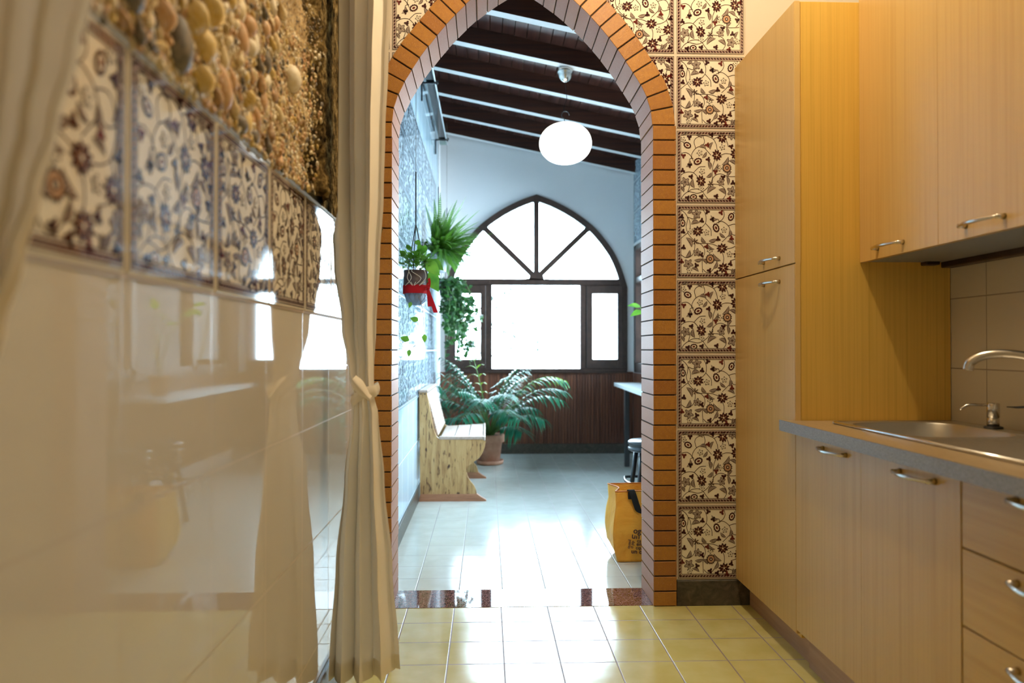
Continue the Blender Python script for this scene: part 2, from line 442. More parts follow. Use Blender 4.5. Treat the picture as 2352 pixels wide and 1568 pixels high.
# ------------------------------------------------------------------ floral tile template
def T(x, y): return ((x-75)/850., 1-(y-645)/845.)
def make_tile(hi=True):
    P = []   # (layer, mat, poly)
    seg = 1.0 if hi else .5
    def polar(cx, cy, fn, n, m, lay, ang=0, sx=1, sy=1):
        n = max(6, int(n*(1 if hi else .6))); pts = []; sx *= 1.22; sy *= 1.22
        for k in range(n):
            a = 2*pi*k/n; r = fn(a); x = r*cos(a)*sx; y = r*sin(a)*sy
            pts.append((cx+x*cos(ang)-y*sin(ang), cy+x*sin(ang)+y*cos(ang)))
        P.append((lay, m, pts))
    def vine(pts, wd=.0045):
        c = catmull([T(*p) for p in pts], 6 if hi else 3)
        for a, b in zip(c, c[1:]):
            dx, dy = b[0]-a[0], b[1]-a[1]; L = sqrt(dx*dx+dy*dy) or 1; nx, ny = -dy/L*wd, dx/L*wd
            P.append((1, 2, [(a[0]+nx, a[1]+ny), (a[0]-nx, a[1]-ny), (b[0]-nx, b[1]-ny), (b[0]+nx, b[1]+ny)]))
    def leaf(a, b, wd, bend=.25):
        a = T(*a); b = T(*b); dx, dy = b[0]-a[0], b[1]-a[1]; L = sqrt(dx*dx+dy*dy); nx, ny = -dy/L, dx/L
        def outline(s):
            n = 7 if hi else 4; up = []; dn = []
            for k in range(n+1):
                t = k/n; wv = sin(pi*t)**.8*wd*s*1.4; bd = bend*L*sin(pi*t)
                q = (a[0]+dx*(.5+(t-.5)*(.92 if s < 1 else 1)), a[1]+dy*(.5+(t-.5)*(.92 if s < 1 else 1)))
                up.append((q[0]+nx*(bd+wv), q[1]+ny*(bd+wv))); dn.append((q[0]+nx*(bd-wv), q[1]+ny*(bd-wv)))
            return up[:-1]+dn[::-1][:-1]
        P.append((2, 2, outline(1))); P.append((3, 3, outline(.62)))
        if hi:
            for k in range(1, 6):
                t = .12+k*.13; bd = bend*L*sin(pi*t); q = (a[0]+dx*t+nx*bd, a[1]+dy*t+ny*bd); w2 = sin(pi*t)*wd*.8; e = .0022; ux, uy = dx/L, dy/L
                P.append((4, 2, [(q[0]-nx*w2-ux*e, q[1]-ny*w2-uy*e), (q[0]-nx*w2+ux*e, q[1]-ny*w2+uy*e), (q[0]+nx*w2+ux*(e+.008), q[1]+ny*w2+uy*(e+.008)), (q[0]+nx*w2+ux*(.008-e), q[1]+ny*w2+uy*(.008-e))]))
    def clover(x, y, r=.026, ang=0, m=0):
        r *= 1.25; m = random.choice((0, 1))
        u, v = T(x, y); polar(u, v, lambda a: r*(.74+.30*cos(3*a)), 18, m, 3, pi/2+ang)
        polar(u, v-r*.6, lambda a: r*.22, 8, m, 3, 0, .6, 2)
    def burst(x, y, r=.056):
        u, v = T(x, y); r *= 1.12; polar(u, v, lambda a: r*(.86+.18*cos(9*a)), 54, 0, 2, .3, 1.08, .92)
        for k in range(5):
            an = k*2*pi/5+.4; polar(u+cos(an)*r*.45, v+sin(an)*r*.45, lambda a: r*.11, 7, 4, 3, an, 2.2, .6)
        polar(u, v, lambda a: r*.16, 8, 5, 3)
    def sun(x, y):
        u, v = T(x, y); polar(u, v, lambda a: .058*(.93+.09*cos(14*a)), 56, 2, 2); polar(u, v, lambda a: .040, 18, 4, 3); polar(u, v, lambda a: .020, 14, 0, 4); polar(u, v, lambda a: .009, 8, 5, 5)
    def ring(x, y, ang=.3, r=.05):
        u, v = T(x, y); polar(u, v, lambda a: r*(.95+.06*cos(12*a)), 48, 0, 2, ang, .82, 1.1); polar(u, v, lambda a: r*.62, 18, 5, 3, ang, .72, 1.1); polar(u, v, lambda a: r*.36, 12, 1, 4, ang, .72, 1.1)
    def grey(x, y, r=.064, ang=0):
        u, v = T(x, y); f = lambda a: r*(.78+.2*cos(5*a)); polar(u, v, f, 40, 2, 2, ang); polar(u, v, lambda a: f(a)*.84, 40, 3, 3, ang)
        for k in range(5):
            an = ang+k*2*pi/5; polar(u+cos(an)*r*.55, v+sin(an)*r*.55, lambda a: r*.17, 9, 2, 4); polar(u+cos(an)*r*.55, v+sin(an)*r*.55, lambda a: r*.09, 8, 5, 5)
        polar(u, v, lambda a: r*.2, 10, 2, 4)
    def outl(x, y, r=.040, ang=0):
        u, v = T(x, y); f = lambda a: r*(.75+.25*cos(5*a)); polar(u, v, f, 36, 2, 2, ang); polar(u, v, lambda a: f(a)*.74, 36, 5, 3, ang); polar(u, v, lambda a: r*.2, 8, 2, 4)
    def star(x, y, r=.042):
        u, v = T(x, y); polar(u, v, lambda a: r*(.55+.42*cos(5*a)), 30, 2, 3, .5)
    # border
    def strip(a, b, m, lay):
        n = 14 if hi else 1
        for k in range(n):
            t0, t1 = k/n, (k+1)/n
            q = [(a+(1-2*a)*t0, a), (a+(1-2*a)*t1, a), (b+(1-2*b)*t1, b), (b+(1-2*b)*t0, b)]
            P.append((lay, m, q)); P.append((lay, m, [(x, 1-y) for x, y in q])); P.append((lay, m, [(y, x) for x, y in q])); P.append((lay, m, [(1-y, x) for x, y in q]))
    strip(0, .060, 6, 1); strip(.0, .007, 2, 2); strip(.010, .014, 5, 3); strip(.046, .050, 5, 3); strip(.055, .060, 2, 3)
    K = 22 if hi else 11
    for k in range(K):
        t = .02+(k+.5)*.96/K; l = .46/K
        for q in ([(t-l, .018), (t+l*.3, .016), (t+l, .044), (t-l*.2, .041)],):
            P.append((3, 0, q)); P.append((3, 0, [(x, 1-y) for x, y in q])); P.append((3, 0, [(y, x) for x, y in q])); P.append((3, 0, [(1-y, x) for x, y in q]))
    V = [[(110,690),(165,725),(205,780),(200,840),(188,900),(210,965),(250,1020),(300,1060)],[(205,780),(230,820),(240,870),(238,940)],[(118,1035),(160,1000),(208,965)],
         [(400,690),(430,740),(440,800),(425,860),(350,930)],[(430,850),(470,890),(500,930),(505,1000)],[(570,850),(640,828),(720,880),(745,960),(700,1015),(640,1070)],
         [(590,800),(602,830),(600,850)],[(660,700),(668,760),(640,810),(600,830)],[(300,1065),(370,1095),(410,1140),(420,1200),(390,1290),(395,1430)],[(330,1090),(480,1090),(560,1110),(620,1140)],
         [(300,1065),(290,1180),(245,1240),(180,1255),(115,1215)],[(640,1190),(660,1250),(655,1330)],[(400,1390),(450,1430),(520,1400),(575,1300)],[(720,880),(800,860),(850,900),(870,1000),(830,1100),(760,1140)],
         [(745,960),(800,990),(890,960)],[(760,1140),(700,1150)],[(830,1100),(860,1180),(820,1260),(740,1290)],[(700,1380),(780,1400),(860,1350)],[(210,780),(270,800),(330,790)]]
    for v in V: vine(v)
    for c in [(135,775),(385,820),(520,805),(150,950),(455,715),(630,725),(155,1135),(445,1125),(380,1220),(315,1345),(130,1300),(570,1430),(480,1405),(745,1325),(760,1025),(590,1035),(850,800),(880,1080),(870,1420),(690,1440)]:
        clover(c[0], c[1], .026 if hi else .03, random.uniform(-.6, .6))
    for c in [(335,945),(640,1145),(655,1375),(850,1210)]: burst(*c)
    sun(490, 1270); ring(565, 905, .4); ring(145, 850, .1, .042); ring(755, 775, -.4, .046)
    grey(320, 745, .062, .4); grey(215, 1330, .064, 1.0); grey(325, 1195, .052, .2); grey(870, 1330, .05, .6)
    for c in [(250,945),(445,960),(485,1170),(665,930),(735,1215),(225,1405),(820,720)]: outl(c[0], c[1], .038, random.random())
    star(300, 1065)
    for a, b, wd, bd in [((185,1020),(258,1135),.022,.2),((235,1165),(180,1255),.020,.2),((250,865),(358,845),.022,.22),((498,755),(592,800),.017,-.3),((380,1012),(438,1078),.018,-.2),
        ((472,1060),(570,1035),.020,-.12),((455,1092),(545,1155),.018,-.25),((525,1205),(625,1290),.020,-.2),((580,1300),(528,1385),.018,.15),((288,1285),(395,1268),.017,-.12),
        ((385,1270),(450,1330),.016,.15),((250,1380),(345,1420),.016,.2),((203,732),(270,690),.016,-.1),((705,1060),(795,1098),.016,.2),((608,960),(682,1018),.015,-.1),
        ((738,920),(722,1010),.018,.2),((770,1380),(755,1450),.018,.2),((880,880),(840,960),.016,.2),((870,700),(900,790),.016,.1),((800,1440),(840,1370),.015,.1)]: leaf(a, b, wd, bd)
    return P
TILE_HI = make_tile(True); TILE_LO = make_tile(False)
DM = [M['d_dark'], M['d_red'], M['d_line'], M['d_grey'], M['d_tan'], M['decor_base'], M['d_band']]
def put_tile(mb, tpl, place, rot=False, keep=None):
    for lay, m, poly in tpl:
        pts = []
        for u, v in poly:
            if rot: u, v = 1-v, u
            pts.append((min(max(u, 0), 1), min(max(v, 0), 1)))
        if keep:
            cu = sum(p[0] for p in pts)/len(pts); cv = sum(p[1] for p in pts)/len(pts)
            if not keep(cu, cv): continue
            if lay == 1 and m == 6:   # long border strips are cut into short pieces
                a, b, c, d = pts
        vs = [place(u, v, .0003*lay) for u, v in pts]
        mb.add(vs, [tuple(range(len(vs)))], m)

# ------------------------------------------------------------------ setting: floors
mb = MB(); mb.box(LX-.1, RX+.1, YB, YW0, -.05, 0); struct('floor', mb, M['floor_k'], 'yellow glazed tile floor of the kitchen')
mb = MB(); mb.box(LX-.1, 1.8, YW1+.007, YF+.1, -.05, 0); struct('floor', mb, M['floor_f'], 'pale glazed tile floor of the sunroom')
mb = MB(); mb.box(LX-.1, RX+.1, YW0+.0, YW1+.007, -.05, .0015); struct('trim_1', mb, M['granite'], 'polished red granite threshold strip under the arch')

# arch wall -----------------------------------------------------------
mb = MB(); ZT = 3.52
zs = [0, 1.0] + [z for d, z in MID[2:]]
for y in (YW0, YW1):
    for a, b in zip(MID, MID[1:]):
        if b[1]-a[1] < 1e-5: continue
        mb.add([(CX+a[0], y, a[1]), (RX+.1, y, a[1]), (RX+.1, y, b[1]), (CX+b[0], y, b[1])], [(0,1,2,3)])
        mb.add([(LX-.1, y, a[1]), (CX-a[0], y, a[1]), (CX-b[0], y, b[1]), (LX-.1, y, b[1])], [(0,1,2,3)])
    zt = MID[-1][1]
    mb.add([(LX-.1, y, zt), (RX+.1, y, zt), (RX+.1, y, 3.8), (LX-.1, y, 3.8)], [(0,1,2,3)])
struct('wall_middle', mb, M['plaster'], 'plastered wall pierced by the pointed brick arch')

# brick arch: every brick modelled, one mesh (pattern of one trim)
mb = MB()
BY0, BY1 = 3.20, YW1+.012
pitch = .0655
def arch_brick(q0, n0, q1, n1, side, jit):
    """brick between the joints (q0, n0) and (q1, n1); n = outward direction of each joint"""
    g = .0030; b = .0016; o0 = -.001+jit; o1 = .100+jit*1.5
    def P_(q, n, o, shift, other):
        x = q[0]+n[0]*o; z = q[1]+n[1]*o; ox, oz = other[0]-x, other[1]-z; L = sqrt(ox*ox+oz*oz) or 1
        return (x+ox/L*shift, z+oz/L*shift)
    def quad(inset):
        a0 = (q0[0]+n0[0]*(o0+inset), q0[1]+n0[1]*(o0+inset)); a1 = (q0[0]+n0[0]*(o1-inset), q0[1]+n0[1]*(o1-inset))
        b0 = (q1[0]+n1[0]*(o0+inset), q1[1]+n1[1]*(o0+inset)); b1 = (q1[0]+n1[0]*(o1-inset), q1[1]+n1[1]*(o1-inset))
        s_ = g+inset
        return [P_(q0, n0, o0+inset, s_, b0), P_(q0, n0, o1-inset, s_, b1), P_(q1, n1, o1-inset, s_, a1), P_(q1, n1, o0+inset, s_, a0)]
    yf = BY0+random.uniform(-.0015, .0015); W = lambda p, y: (CX+side*p[0], y, p[1])
    vs = [W(p, yf) for p in quad(b)] + [W(p, yf+b) for p in quad(0)] + [W(p, BY1) for p in quad(0)]
    k0 = len(mb.v); mb.v.extend(vs)
    for f_, m_ in zip([(0,1,2,3), (0,1,5,4), (1,2,6,5), (2,3,7,6), (3,0,4,7), (4,5,9,8), (5,6,10,9), (6,7,11,10), (7,4,8,11), (8,9,10,11)], [0]*8+[1, 0]):
        mb.f.append(tuple(k0+i for i in f_)); mb.m.append(m_); mb.sm.append(False)
for side in (1, -1):
    z = 0; k = 0
    while z < 2.08:
        arch_brick((.568, z), (1, 0), (.568, z+pitch), (1, 0), side, random.uniform(-.001, .001)); z += pitch
    z0 = z
    # curved part
    crv = [q for q in ARC if q[1] > z0]; crv = [(d_at(ARC, z0), z0)] + crv
    tot = sum(math.dist(a, b) for a, b in zip(crv, crv[1:])); nb = round(tot/.060); st = tot/nb
    def at(s_):
        acc = 0; s_ = min(max(s_, 0), tot-1e-6)
        for a, b in zip(crv, crv[1:]):
            L = math.dist(a, b)
            if acc+L >= s_: u = (s_-acc)/L; return (a[0]+(b[0]-a[0])*u, a[1]+(b[1]-a[1])*u)
            acc += L
        return crv[-1]
    def nrm(s_):
        if s_ < .001: return (1, 0)
        p0 = at(s_-.07) if s_ > .07 else (crv[0][0], crv[0][1]-(.07-s_)); p1 = at(s_+.07) if s_ < tot-.07 else at(tot)
        L = math.dist(p0, p1); t = ((p1[0]-p0[0])/L, (p1[1]-p0[1])/L); return (t[1], -t[0])
    for k in range(nb):
        arch_brick(at(k*st), nrm(k*st), at((k+1)*st), nrm((k+1)*st), side, random.uniform(-.0015, .0015))
arch = struct('trim_2', mb, [M['brick'], M['brick_in']], 'orange brick surround of the pointed arch', recalc=False)
# dark mortar core inside the bricks
mb = MB()
i0 = offset_curve(ARC, .004); i1 = offset_curve(ARC, .094)
def dense(c): 
    r = []
    for a, b in zip(c, c[1:]):
        n = max(1, int(math.dist(a, b)/.03)); r += [(a[0]+(b[0]-a[0])*k/n, a[1]+(b[1]-a[1])*k/n) for k in range(n)]
    return r+[c[-1]]
dc = dense(ARC); ns = normals(dc)
for side in (1, -1):
    A_ = [(CX+side*(p[0]+n[0]*.004), p[1]+n[1]*.004) for p, n in zip(dc, ns)]
    B_ = [(CX+side*(p[0]+n[0]*.094), p[1]+n[1]*.094) for p, n in zip(dc, ns)]
    for y in (BY0+.006, BY1-.004):
        for i in range(len(A_)-1): mb.add([(A_[i][0], y, A_[i][1]), (B_[i][0], y, B_[i][1]), (B_[i+1][0], y, B_[i+1][1]), (A_[i+1][0], y, A_[i+1][1])], [(0,1,2,3)])
    for C_ in (A_, B_):
        for i in range(len(C_)-1): mb.add([(C_[i][0], BY0+.006, C_[i][1]), (C_[i][0], BY1-.004, C_[i][1]), (C_[i+1][0], BY1-.004, C_[i+1][1]), (C_[i+1][0], BY0+.006, C_[i+1][1])], [(0,1,2,3)])
mo = mb.build('mortar', M['mortar'], arch)

# decorated tiles on the arch wall (pattern of the wall, one mesh)
mb = MB(); PW, PH = .3105, .328; X0 = .829; YT = YW0-.006
for ci in range(-5, 1):
    for ri in range(0, 10):
        x0 = X0+ci*PW; z0 = .112+ri*PH
        if ci < -4 and x0+PW < LX: continue
        if ci < 0 and z0+PH < 2.0: continue
        x1 = x0+PW
        g = .0045
        n = 14; any_ = False
        rot = (ri+ci) % 2 == 1
        for i in range(n):
            for j in range(n):
                xa = x0+PW*i/n; xb = x0+PW*(i+1)/n; za = z0+PH*j/n; zb = z0+PH*(j+1)/n
                xa_ = max(xa, LX); 
                if xb <= LX: continue
                if in_opening((xa+xb)/2, (za+zb)/2): continue
                mb.add([(xa_, YT+.0012, za), (xb, YT+.0012, za), (xb, YT+.0012, zb), (xa_, YT+.0012, zb)], [(0,1,2,3)], 7)
                xa2 = max(xa, x0+g, LX); xb2 = min(xb, x1-g); za2 = max(za, z0+g); zb2 = min(zb, z0+PH-g)
                mb.add([(xa2, YT, za2), (xb2, YT, za2), (xb2, YT, zb2), (xa2, YT, zb2)], [(0,1,2,3)], 5); any_ = True
        if not any_: continue
        gx = .004; iw = PW-2*.006; ih = PH-2*.006
        place = lambda u, v, o: (x0+.006+u*iw, YT-o-.0002, z0+.006+v*ih)
        keep = lambda u, v: (x0+u*PW > LX+.002) and not in_opening(x0+.006+u*iw, z0+.006+v*ih)
        put_tile(mb, TILE_HI, place, rot, keep)
struct('wall_middle_tiles', mb, DM+[M['grout']], 'ivory tiles with maroon flower vines around the brick arch', recalc=False)
mb = MB(); mb.box(X0+.0, 1.30, YW0-.014, YW0, 0, .110, b=.002); struct('baseboard_middle', mb, M['skirt'], 'dark skirting under the flower tiles')

# left wall ------------------------------------------------------------
mb = MB(); mb.box(LX-.1, LX, YB, YW0, 0, 3.52); struct('wall_left', mb, M['kitchen_tile'], 'glossy cream tiled wall of the kitchen')
mb = MB(); mb.box(LX, LX+.012, YB, YW0, 0, .128, b=.002); struct('baseboard_left', mb, M['skirt'], 'dark skirting along the glossy cream wall')
mb = MB(); BW, BH = .337, .322; BZ = 1.222
for k in range(-2, 7):
    y0 = 1.044+k*BW
    if y0 > 3.1: break
    y1 = min(y0+BW, YW0); 
    mb.box(LX, LX+.006, y0+.0035, y1-.0035, BZ+.002, BZ+BH-.002, 5, .0015)
    mb.box(LX, LX+.002, y0, y1, BZ-.004, BZ+BH, 7)
    if y1-y0 < BW-.01: continue
    place = lambda u, v, o: (LX+.0063+o, y0+.010+u*(BW-.020), BZ+.008+v*(BH-.016))
    put_tile(mb, TILE_HI, place, k % 2 == 0)
struct('trim_3', mb, DM+[M['grout']], 'band of flower tiles along the glossy cream wall', recalc=False)
mb = MB(); mb.tube([(LX+.006, YB, BZ+BH+.004), (LX+.006, YW0, BZ+BH+.004)], .0045, 8); struct('trim_4', mb, M['plaster'], 'thin cream bead above the flower tile band')

# far room left wall ----------------------------------------------------
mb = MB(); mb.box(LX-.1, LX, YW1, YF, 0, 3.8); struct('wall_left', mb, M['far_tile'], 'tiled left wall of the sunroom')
mb = MB()
for i in range(0, 13):
    for j in range(0, 6):
        y0 = 3.49+i*.33; z0 = .772+j*.33
        if y0+.33 > 7.55: continue
        g = .002
        mb.add([(LX+.003, y0+g, z0+g), (LX+.003, y0+.33-g, z0+g), (LX+.003, y0+.33-g, z0+.33-g), (LX+.003, y0+g, z0+.33-g)], [(0,1,2,3)], 5)
        place = lambda u, v, o: (LX+.0033+o, y0+.006+u*.318, z0+.006+v*.318)
        if i >= 1: put_tile(mb, TILE_LO, place, (i+j) % 2 == 0)
mb.box(LX, LX+.007, 3.47, 7.53, .764, .772, 3)
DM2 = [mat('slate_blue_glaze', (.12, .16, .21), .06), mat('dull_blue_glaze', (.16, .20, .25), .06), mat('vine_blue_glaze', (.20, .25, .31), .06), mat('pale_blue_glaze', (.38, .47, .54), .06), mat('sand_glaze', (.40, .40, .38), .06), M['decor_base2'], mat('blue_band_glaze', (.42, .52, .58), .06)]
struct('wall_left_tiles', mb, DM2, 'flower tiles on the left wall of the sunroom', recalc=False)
mb = MB(); mb.box(LX, LX+.012, YW1, YF, 0, .105, b=.002); struct('baseboard_left', mb, M['skirt'], 'grey skirting along the left wall of the sunroom')
mb = MB(); mb.box(LX, LX+.016, 7.53, YF, 0, 3.8); struct('trim_5', mb, M['plaster_white'], 'white plaster strip in the far left corner')

# far wall with arched window opening -------------------------------------
WC = .535
WP = [(.975, .886), (.975, 1.775)] + catmull([(.975, 1.775), (.935, 1.91), (.88, 2.056), (.80, 2.20), (.655, 2.382), (.52, 2.50), (.36, 2.607), (.18, 2.698), (0, 2.764)], 5)[1:]
mb = MB()
for (y0, y1) in ((YF, YF+.25),):
    for y in (y0, y1):
        for a, b in zip(WP, WP[1:]):
            if b[1]-a[1] < 1e-6: continue
            mb.add([(WC+a[0], y, a[1]), (1.8, y, a[1]), (1.8, y, b[1]), (WC+b[0], y, b[1])], [(0,1,2,3)])
            mb.add([(LX-.1, y, a[1]), (WC-a[0], y, a[1]), (WC-b[0], y, b[1]), (LX-.1, y, b[1])], [(0,1,2,3)])
        mb.add([(LX-.1, y, 2.764), (1.8, y, 2.764), (1.8, y, 3.8), (LX-.1, y, 3.8)], [(0,1,2,3)])
        mb.add([(LX-.1, y, 0), (1.8, y, 0), (1.8, y, .886), (LX-.1, y, .886)], [(0,1,2,3)])
    full = [(WC+d, z) for d, z in WP] + [(WC-d, z) for d, z in WP[::-1][1:]]
    for a, b in zip(full, full[1:]+full[:1]):
        mb.add([(a[0], y0, a[1]), (b[0], y0, b[1]), (b[0], y1, b[1]), (a[0], y1, a[1])], [(0,1,2,3)])
struct('wall_far', mb, M['plaster_white'], 'pale plaster end wall with the arched window')

# window_1
def ring_frame(mb, outer, inner, y0, y1):
    n = len(outer)
    for i in range(n-1):
        a, b, c, d = outer[i], outer[i+1], inner[i+1], inner[i]
        for y in (y0, y1): mb.add([(a[0], y, a[1]), (b[0], y, b[1]), (c[0], y, c[1]), (d[0], y, d[1])], [(0,1,2,3)])
        mb.add([(d[0], y0, d[1]), (c[0], y0, c[1]), (c[0], y1, c[1]), (d[0], y1, d[1])], [(0,1,2,3)])
        mb.add([(a[0], y0, a[1]), (b[0], y0, b[1]), (b[0], y1, b[1]), (a[0], y1, a[1])], [(0,1,2,3)])
wroot = D.objects.new('window_1', None); COL.objects.link(wroot); wroot.location = (WC, YF, .886); wroot['kind'] = 'structure'; wroot['label'] = 'pointed arched window in the end wall with brown frame'; wroot['category'] = 'window'
wi = []
nn = normals(WP)
for (d, z), n_ in zip(WP, nn): wi.append((max(d-n_[0]*.066, 0), z-n_[1]*.066))
wi[-1] = (0, 2.69)
outer = [(WC+d, z) for d, z in WP] + [(WC-d, z) for d, z in WP[::-1][1:]]
inner = [(WC+d, z) for d, z in wi] + [(WC-d, z) for d, z in wi[::-1][1:]]
mb = MB(); ring_frame(mb, outer, inner, YF-.03, YF+.05)
mb.box(WC-.95, WC+.95, YF-.025, YF+.045, 1.795, 1.862, b=.006)      # transom
mb.box(WC-.97, WC+.97, YF-.035, YF+.05, .872, .905, b=.005)          # bottom rail
mb.box(-.01, .06, YF-.025, YF+.045, .89, 1.80, b=.006); mb.box(1.003, 1.07, YF-.025, YF+.045, .89, 1.80, b=.006)
mb.build('frame', M['frame'], wroot)
# radial muntins + hub
mb = MB()
hz = 1.87
for ang, L in ((90, .835), (44, .80), (136, .80)):
    a = radians(ang); mb.box(-.0, L, -.02, .03, -.029, .029, b=.006, T=Matrix.Translation((WC, YF, hz)) @ Matrix.Rotation(-a, 4, 'Y'))
hub = [(WC+.082*cos(pi*k/8), hz-.02+.095*sin(pi*k/8)) for k in range(9)]
hub = [(WC-.13, hz-.012)]+[(WC-.1, hz-.002)]+hub[::-1]+[(WC+.1, hz-.002), (WC+.13, hz-.012)]
mb.prism(hub, 'y', YF-.03, YF+.035)
mb.build('muntin', M['frame'], wroot)
for x0, x1, nm in ((-.39, -.005, 'casement'), (1.07, 1.46, 'casement')):
    mb = MB(); z0, z1 = .905, 1.795; fw = .072
    mb.box(x0, x0+fw*.9, YF-.035, YF+.02, z0, z1, b=.005); mb.box(x1-fw*.8, x1, YF-.035, YF+.02, z0, z1, b=.005)
    mb.box(x0, x1, YF-.034, YF+.019, z0, z0+.10, b=.005); mb.box(x0, x1, YF-.034, YF+.019, z1-.09, z1, b=.005)
    c_ = mb.build(nm, M['frame'], wroot)
    g_ = MB(); g_.box(x0+.05, x1-.05, YF-.01, YF-.006, z0+.08, z1-.08); g_.build('pane', M['glass'], c_)
mb = MB()
pr_ = [(WC+d, z) for d, z in wi if z > 1.83] ; pr_ = pr_+[(2*WC-x, z) for x, z in pr_[::-1][1:]]
mb.prism(pr_, 'y', YF+.010, YF+.014); mb.build('pane', M['glass'], wroot)
mb = MB(); mb.box(-.0, 1.0, YF+.01, YF+.014, .90, 1.80); mb.build('pane', M['glass'], wroot)
mb = MB(); mb.box(WC-.975, WC+.975, YF-.05, YF+.0, .858, .876, b=.004); mb.build('window_sill', M['frame'], wroot)

# wainscot on far wall and skirting
mb = MB(); x = LX+.016
while x < FRX-.02:
    mb.box(x+.001, min(x+.0305, FRX-.012), YF-.022, YF-.004, .105, .862, b=.003); x += .0315
mb.box(LX+.016, FRX-.012, YF-.005, YF, .1, .868); mb.box(LX+.016, FRX-.012, YF-.03, YF-.0, .846, .870, b=.003)
struct('trim_6', mb, M['wainscot'], 'dark reddish slatted wainscot below the arched window')
mb = MB(); mb.box(LX+.012, FRX-.012, YF-.028, YF, 0, .106, b=.003); struct('baseboard_far', mb, M['skirt'], 'grey skirting below the slatted wainscot')

# far room right wall with window opening
WY0, WY1, WZ0, WZ1 = 4.35, 7.76, .92, 2.20
mb = MB(); xa, xb = FRX, FRX+.2
for y0, y1, z0, z1 in ((YW1, WY0, 0, 3.8), (WY1, YF, 0, 3.8), (WY0, WY1, 0, WZ0), (WY0, WY1, WZ1, 3.8)): mb.box(xa, xb, y0, y1, z0, z1)
struct('wall_right', mb, M['plaster_white'], 'right wall of the sunroom')
mb = MB()
for i in range(0, 4):
    for j in range(0, 4):
        y0 = 6.57+i*.33; z0 = 2.24+j*.33; g = .002
        mb.add([(FRX-.003, y0+g, z0+g), (FRX-.003, y0+.33-g, z0+g), (FRX-.003, y0+.33-g, z0+.33-g), (FRX-.003, y0+g, z0+.33-g)], [(0,1,2,3)], 5)
        place = lambda u, v, o: (FRX-.0033-o, y0+.006+u*.318, z0+.006+v*.318)
        put_tile(mb, TILE_LO, place, (i+j) % 2 == 0)
struct('wall_right_tiles', mb, DM2, 'flower tiles above the side windows of the sunroom', recalc=False)
wr = D.objects.new('window_2', None); COL.objects.link(wr); wr.location = (FRX, 6.05, WZ0); wr['kind'] = 'structure'; wr['label'] = 'brown framed side windows of the sunroom'; wr['category'] = 'window'
mb = MB()
mb.box(FRX-.03, FRX+.08, WY0, WY1, WZ0-.05, WZ0+.05, b=.004); mb.box(FRX-.03, FRX+.08, WY0, WY1, WZ1-.06, WZ1, b=.004); mb.box(FRX-.025, FRX+.075, WY0, WY1, 1.80, 1.86, b=.004)
for k in range(4):
    y = WY0+(WY1-WY0)*k/3; y = min(max(y, WY0+.04), WY1-.04)
    mb.box(FRX-.03, FRX+.08, y-.045, y+.045, WZ0, WZ1, b=.004)
mb.build('frame', M['frame'], wr)
mb = MB(); mb.box(FRX+.02, FRX+.024, WY0+.02, WY1-.02, WZ0+.02, WZ1-.03); mb.build('pane', M['glass'], wr)
mb = MB(); y = YW1+.02
while y < YF-.06:
    mb.box(FRX-.012, FRX, y+.001, y+.0305, .105, .862, b=.002); y += .0315
struct('trim_7', mb, M['wainscot'], 'dark slatted wainscot under the side windows')

# sloped timber ceiling
SL = -.204; ZB = 3.31
def zc(x): return ZB+SL*x
mb = MB(); x = LX
while x < FRX:
    x1 = min(x+.088, FRX); zt = .125
    vs = []
    for y in (YW1, YF+.05):
        for (xx, dz) in ((x+.003, zt), (x1-.003, zt), (x1, zt+.02), (x, zt+.02)):
            vs.append((xx, y, zc(xx)+dz))
    mb.add(vs, [(0,1,5,4), (1,2,6,5), (2,3,7,6), (3,0,4,7), (0,1,2,3), (4,5,6,7)]); x += .0885
struct('ceiling', mb, M['roofwood'], 'dark sloping board ceiling of the sunroom')
for k in range(8):
    yb = 7.87-.607*k; mb = MB(); w_ = .078
    for (xx, zz, x2, z2) in ((LX, zc(LX), FRX, zc(FRX)),):
        vs = [(xx, yb-w_, zz), (x2, yb-w_, z2), (x2, yb-w_, z2+.125), (xx, yb-w_, zz+.125), (xx, yb, zz), (x2, yb, z2), (x2, yb, z2+.125), (xx, yb, zz+.125)]
        mb.add(vs, [(0,1,2,3), (4,5,6,7), (3,2,6,7), (0,3,7,4), (1,2,6,5)], 0)
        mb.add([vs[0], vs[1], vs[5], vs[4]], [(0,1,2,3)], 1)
    o = mb.build('ceiling_beam', [M['beamwood'], M['beam_sheen']]); o['kind'] = 'structure'; o['category'] = 'beam'; o['label'] = 'dark sloping roof beam with window sheen painted white on its underside'; o['group'] = 'roof beams of the sunroom'
# roof slab above the boards closes the room
mb = MB(); mb.add([(LX-.2, YW1-.3, zc(LX-.2)+.2), (1.9, YW1-.3, zc(1.9)+.2), (1.9, YF+.4, zc(1.9)+.2), (LX-.2, YF+.4, zc(LX-.2)+.2)], [(0,1,2,3)])
struct('ceiling_roof', mb, M['plaster'])

# kitchen shell
mb = MB(); mb.box(LX-.1, RX+.1, YB, YW0, 3.52, 3.6); struct('ceiling', mb, M['plaster'], 'kitchen ceiling')
mb = MB(); mb.box(RX, RX+.1, YB, YW0, 0, 3.52); struct('wall_right', mb, M['splash_tile'], 'tiled backsplash wall of the kitchen')
mb = MB(); mb.box(LX-.1, RX+.1, YB-.1, YB, 0, 3.6); struct('wall_back', mb, M['plaster'])
# terrace outside
mb = MB(); mb.box(-20, 20, YF+.3, 40, -.6, -.5); struct('terrace', mb, M['concrete'])

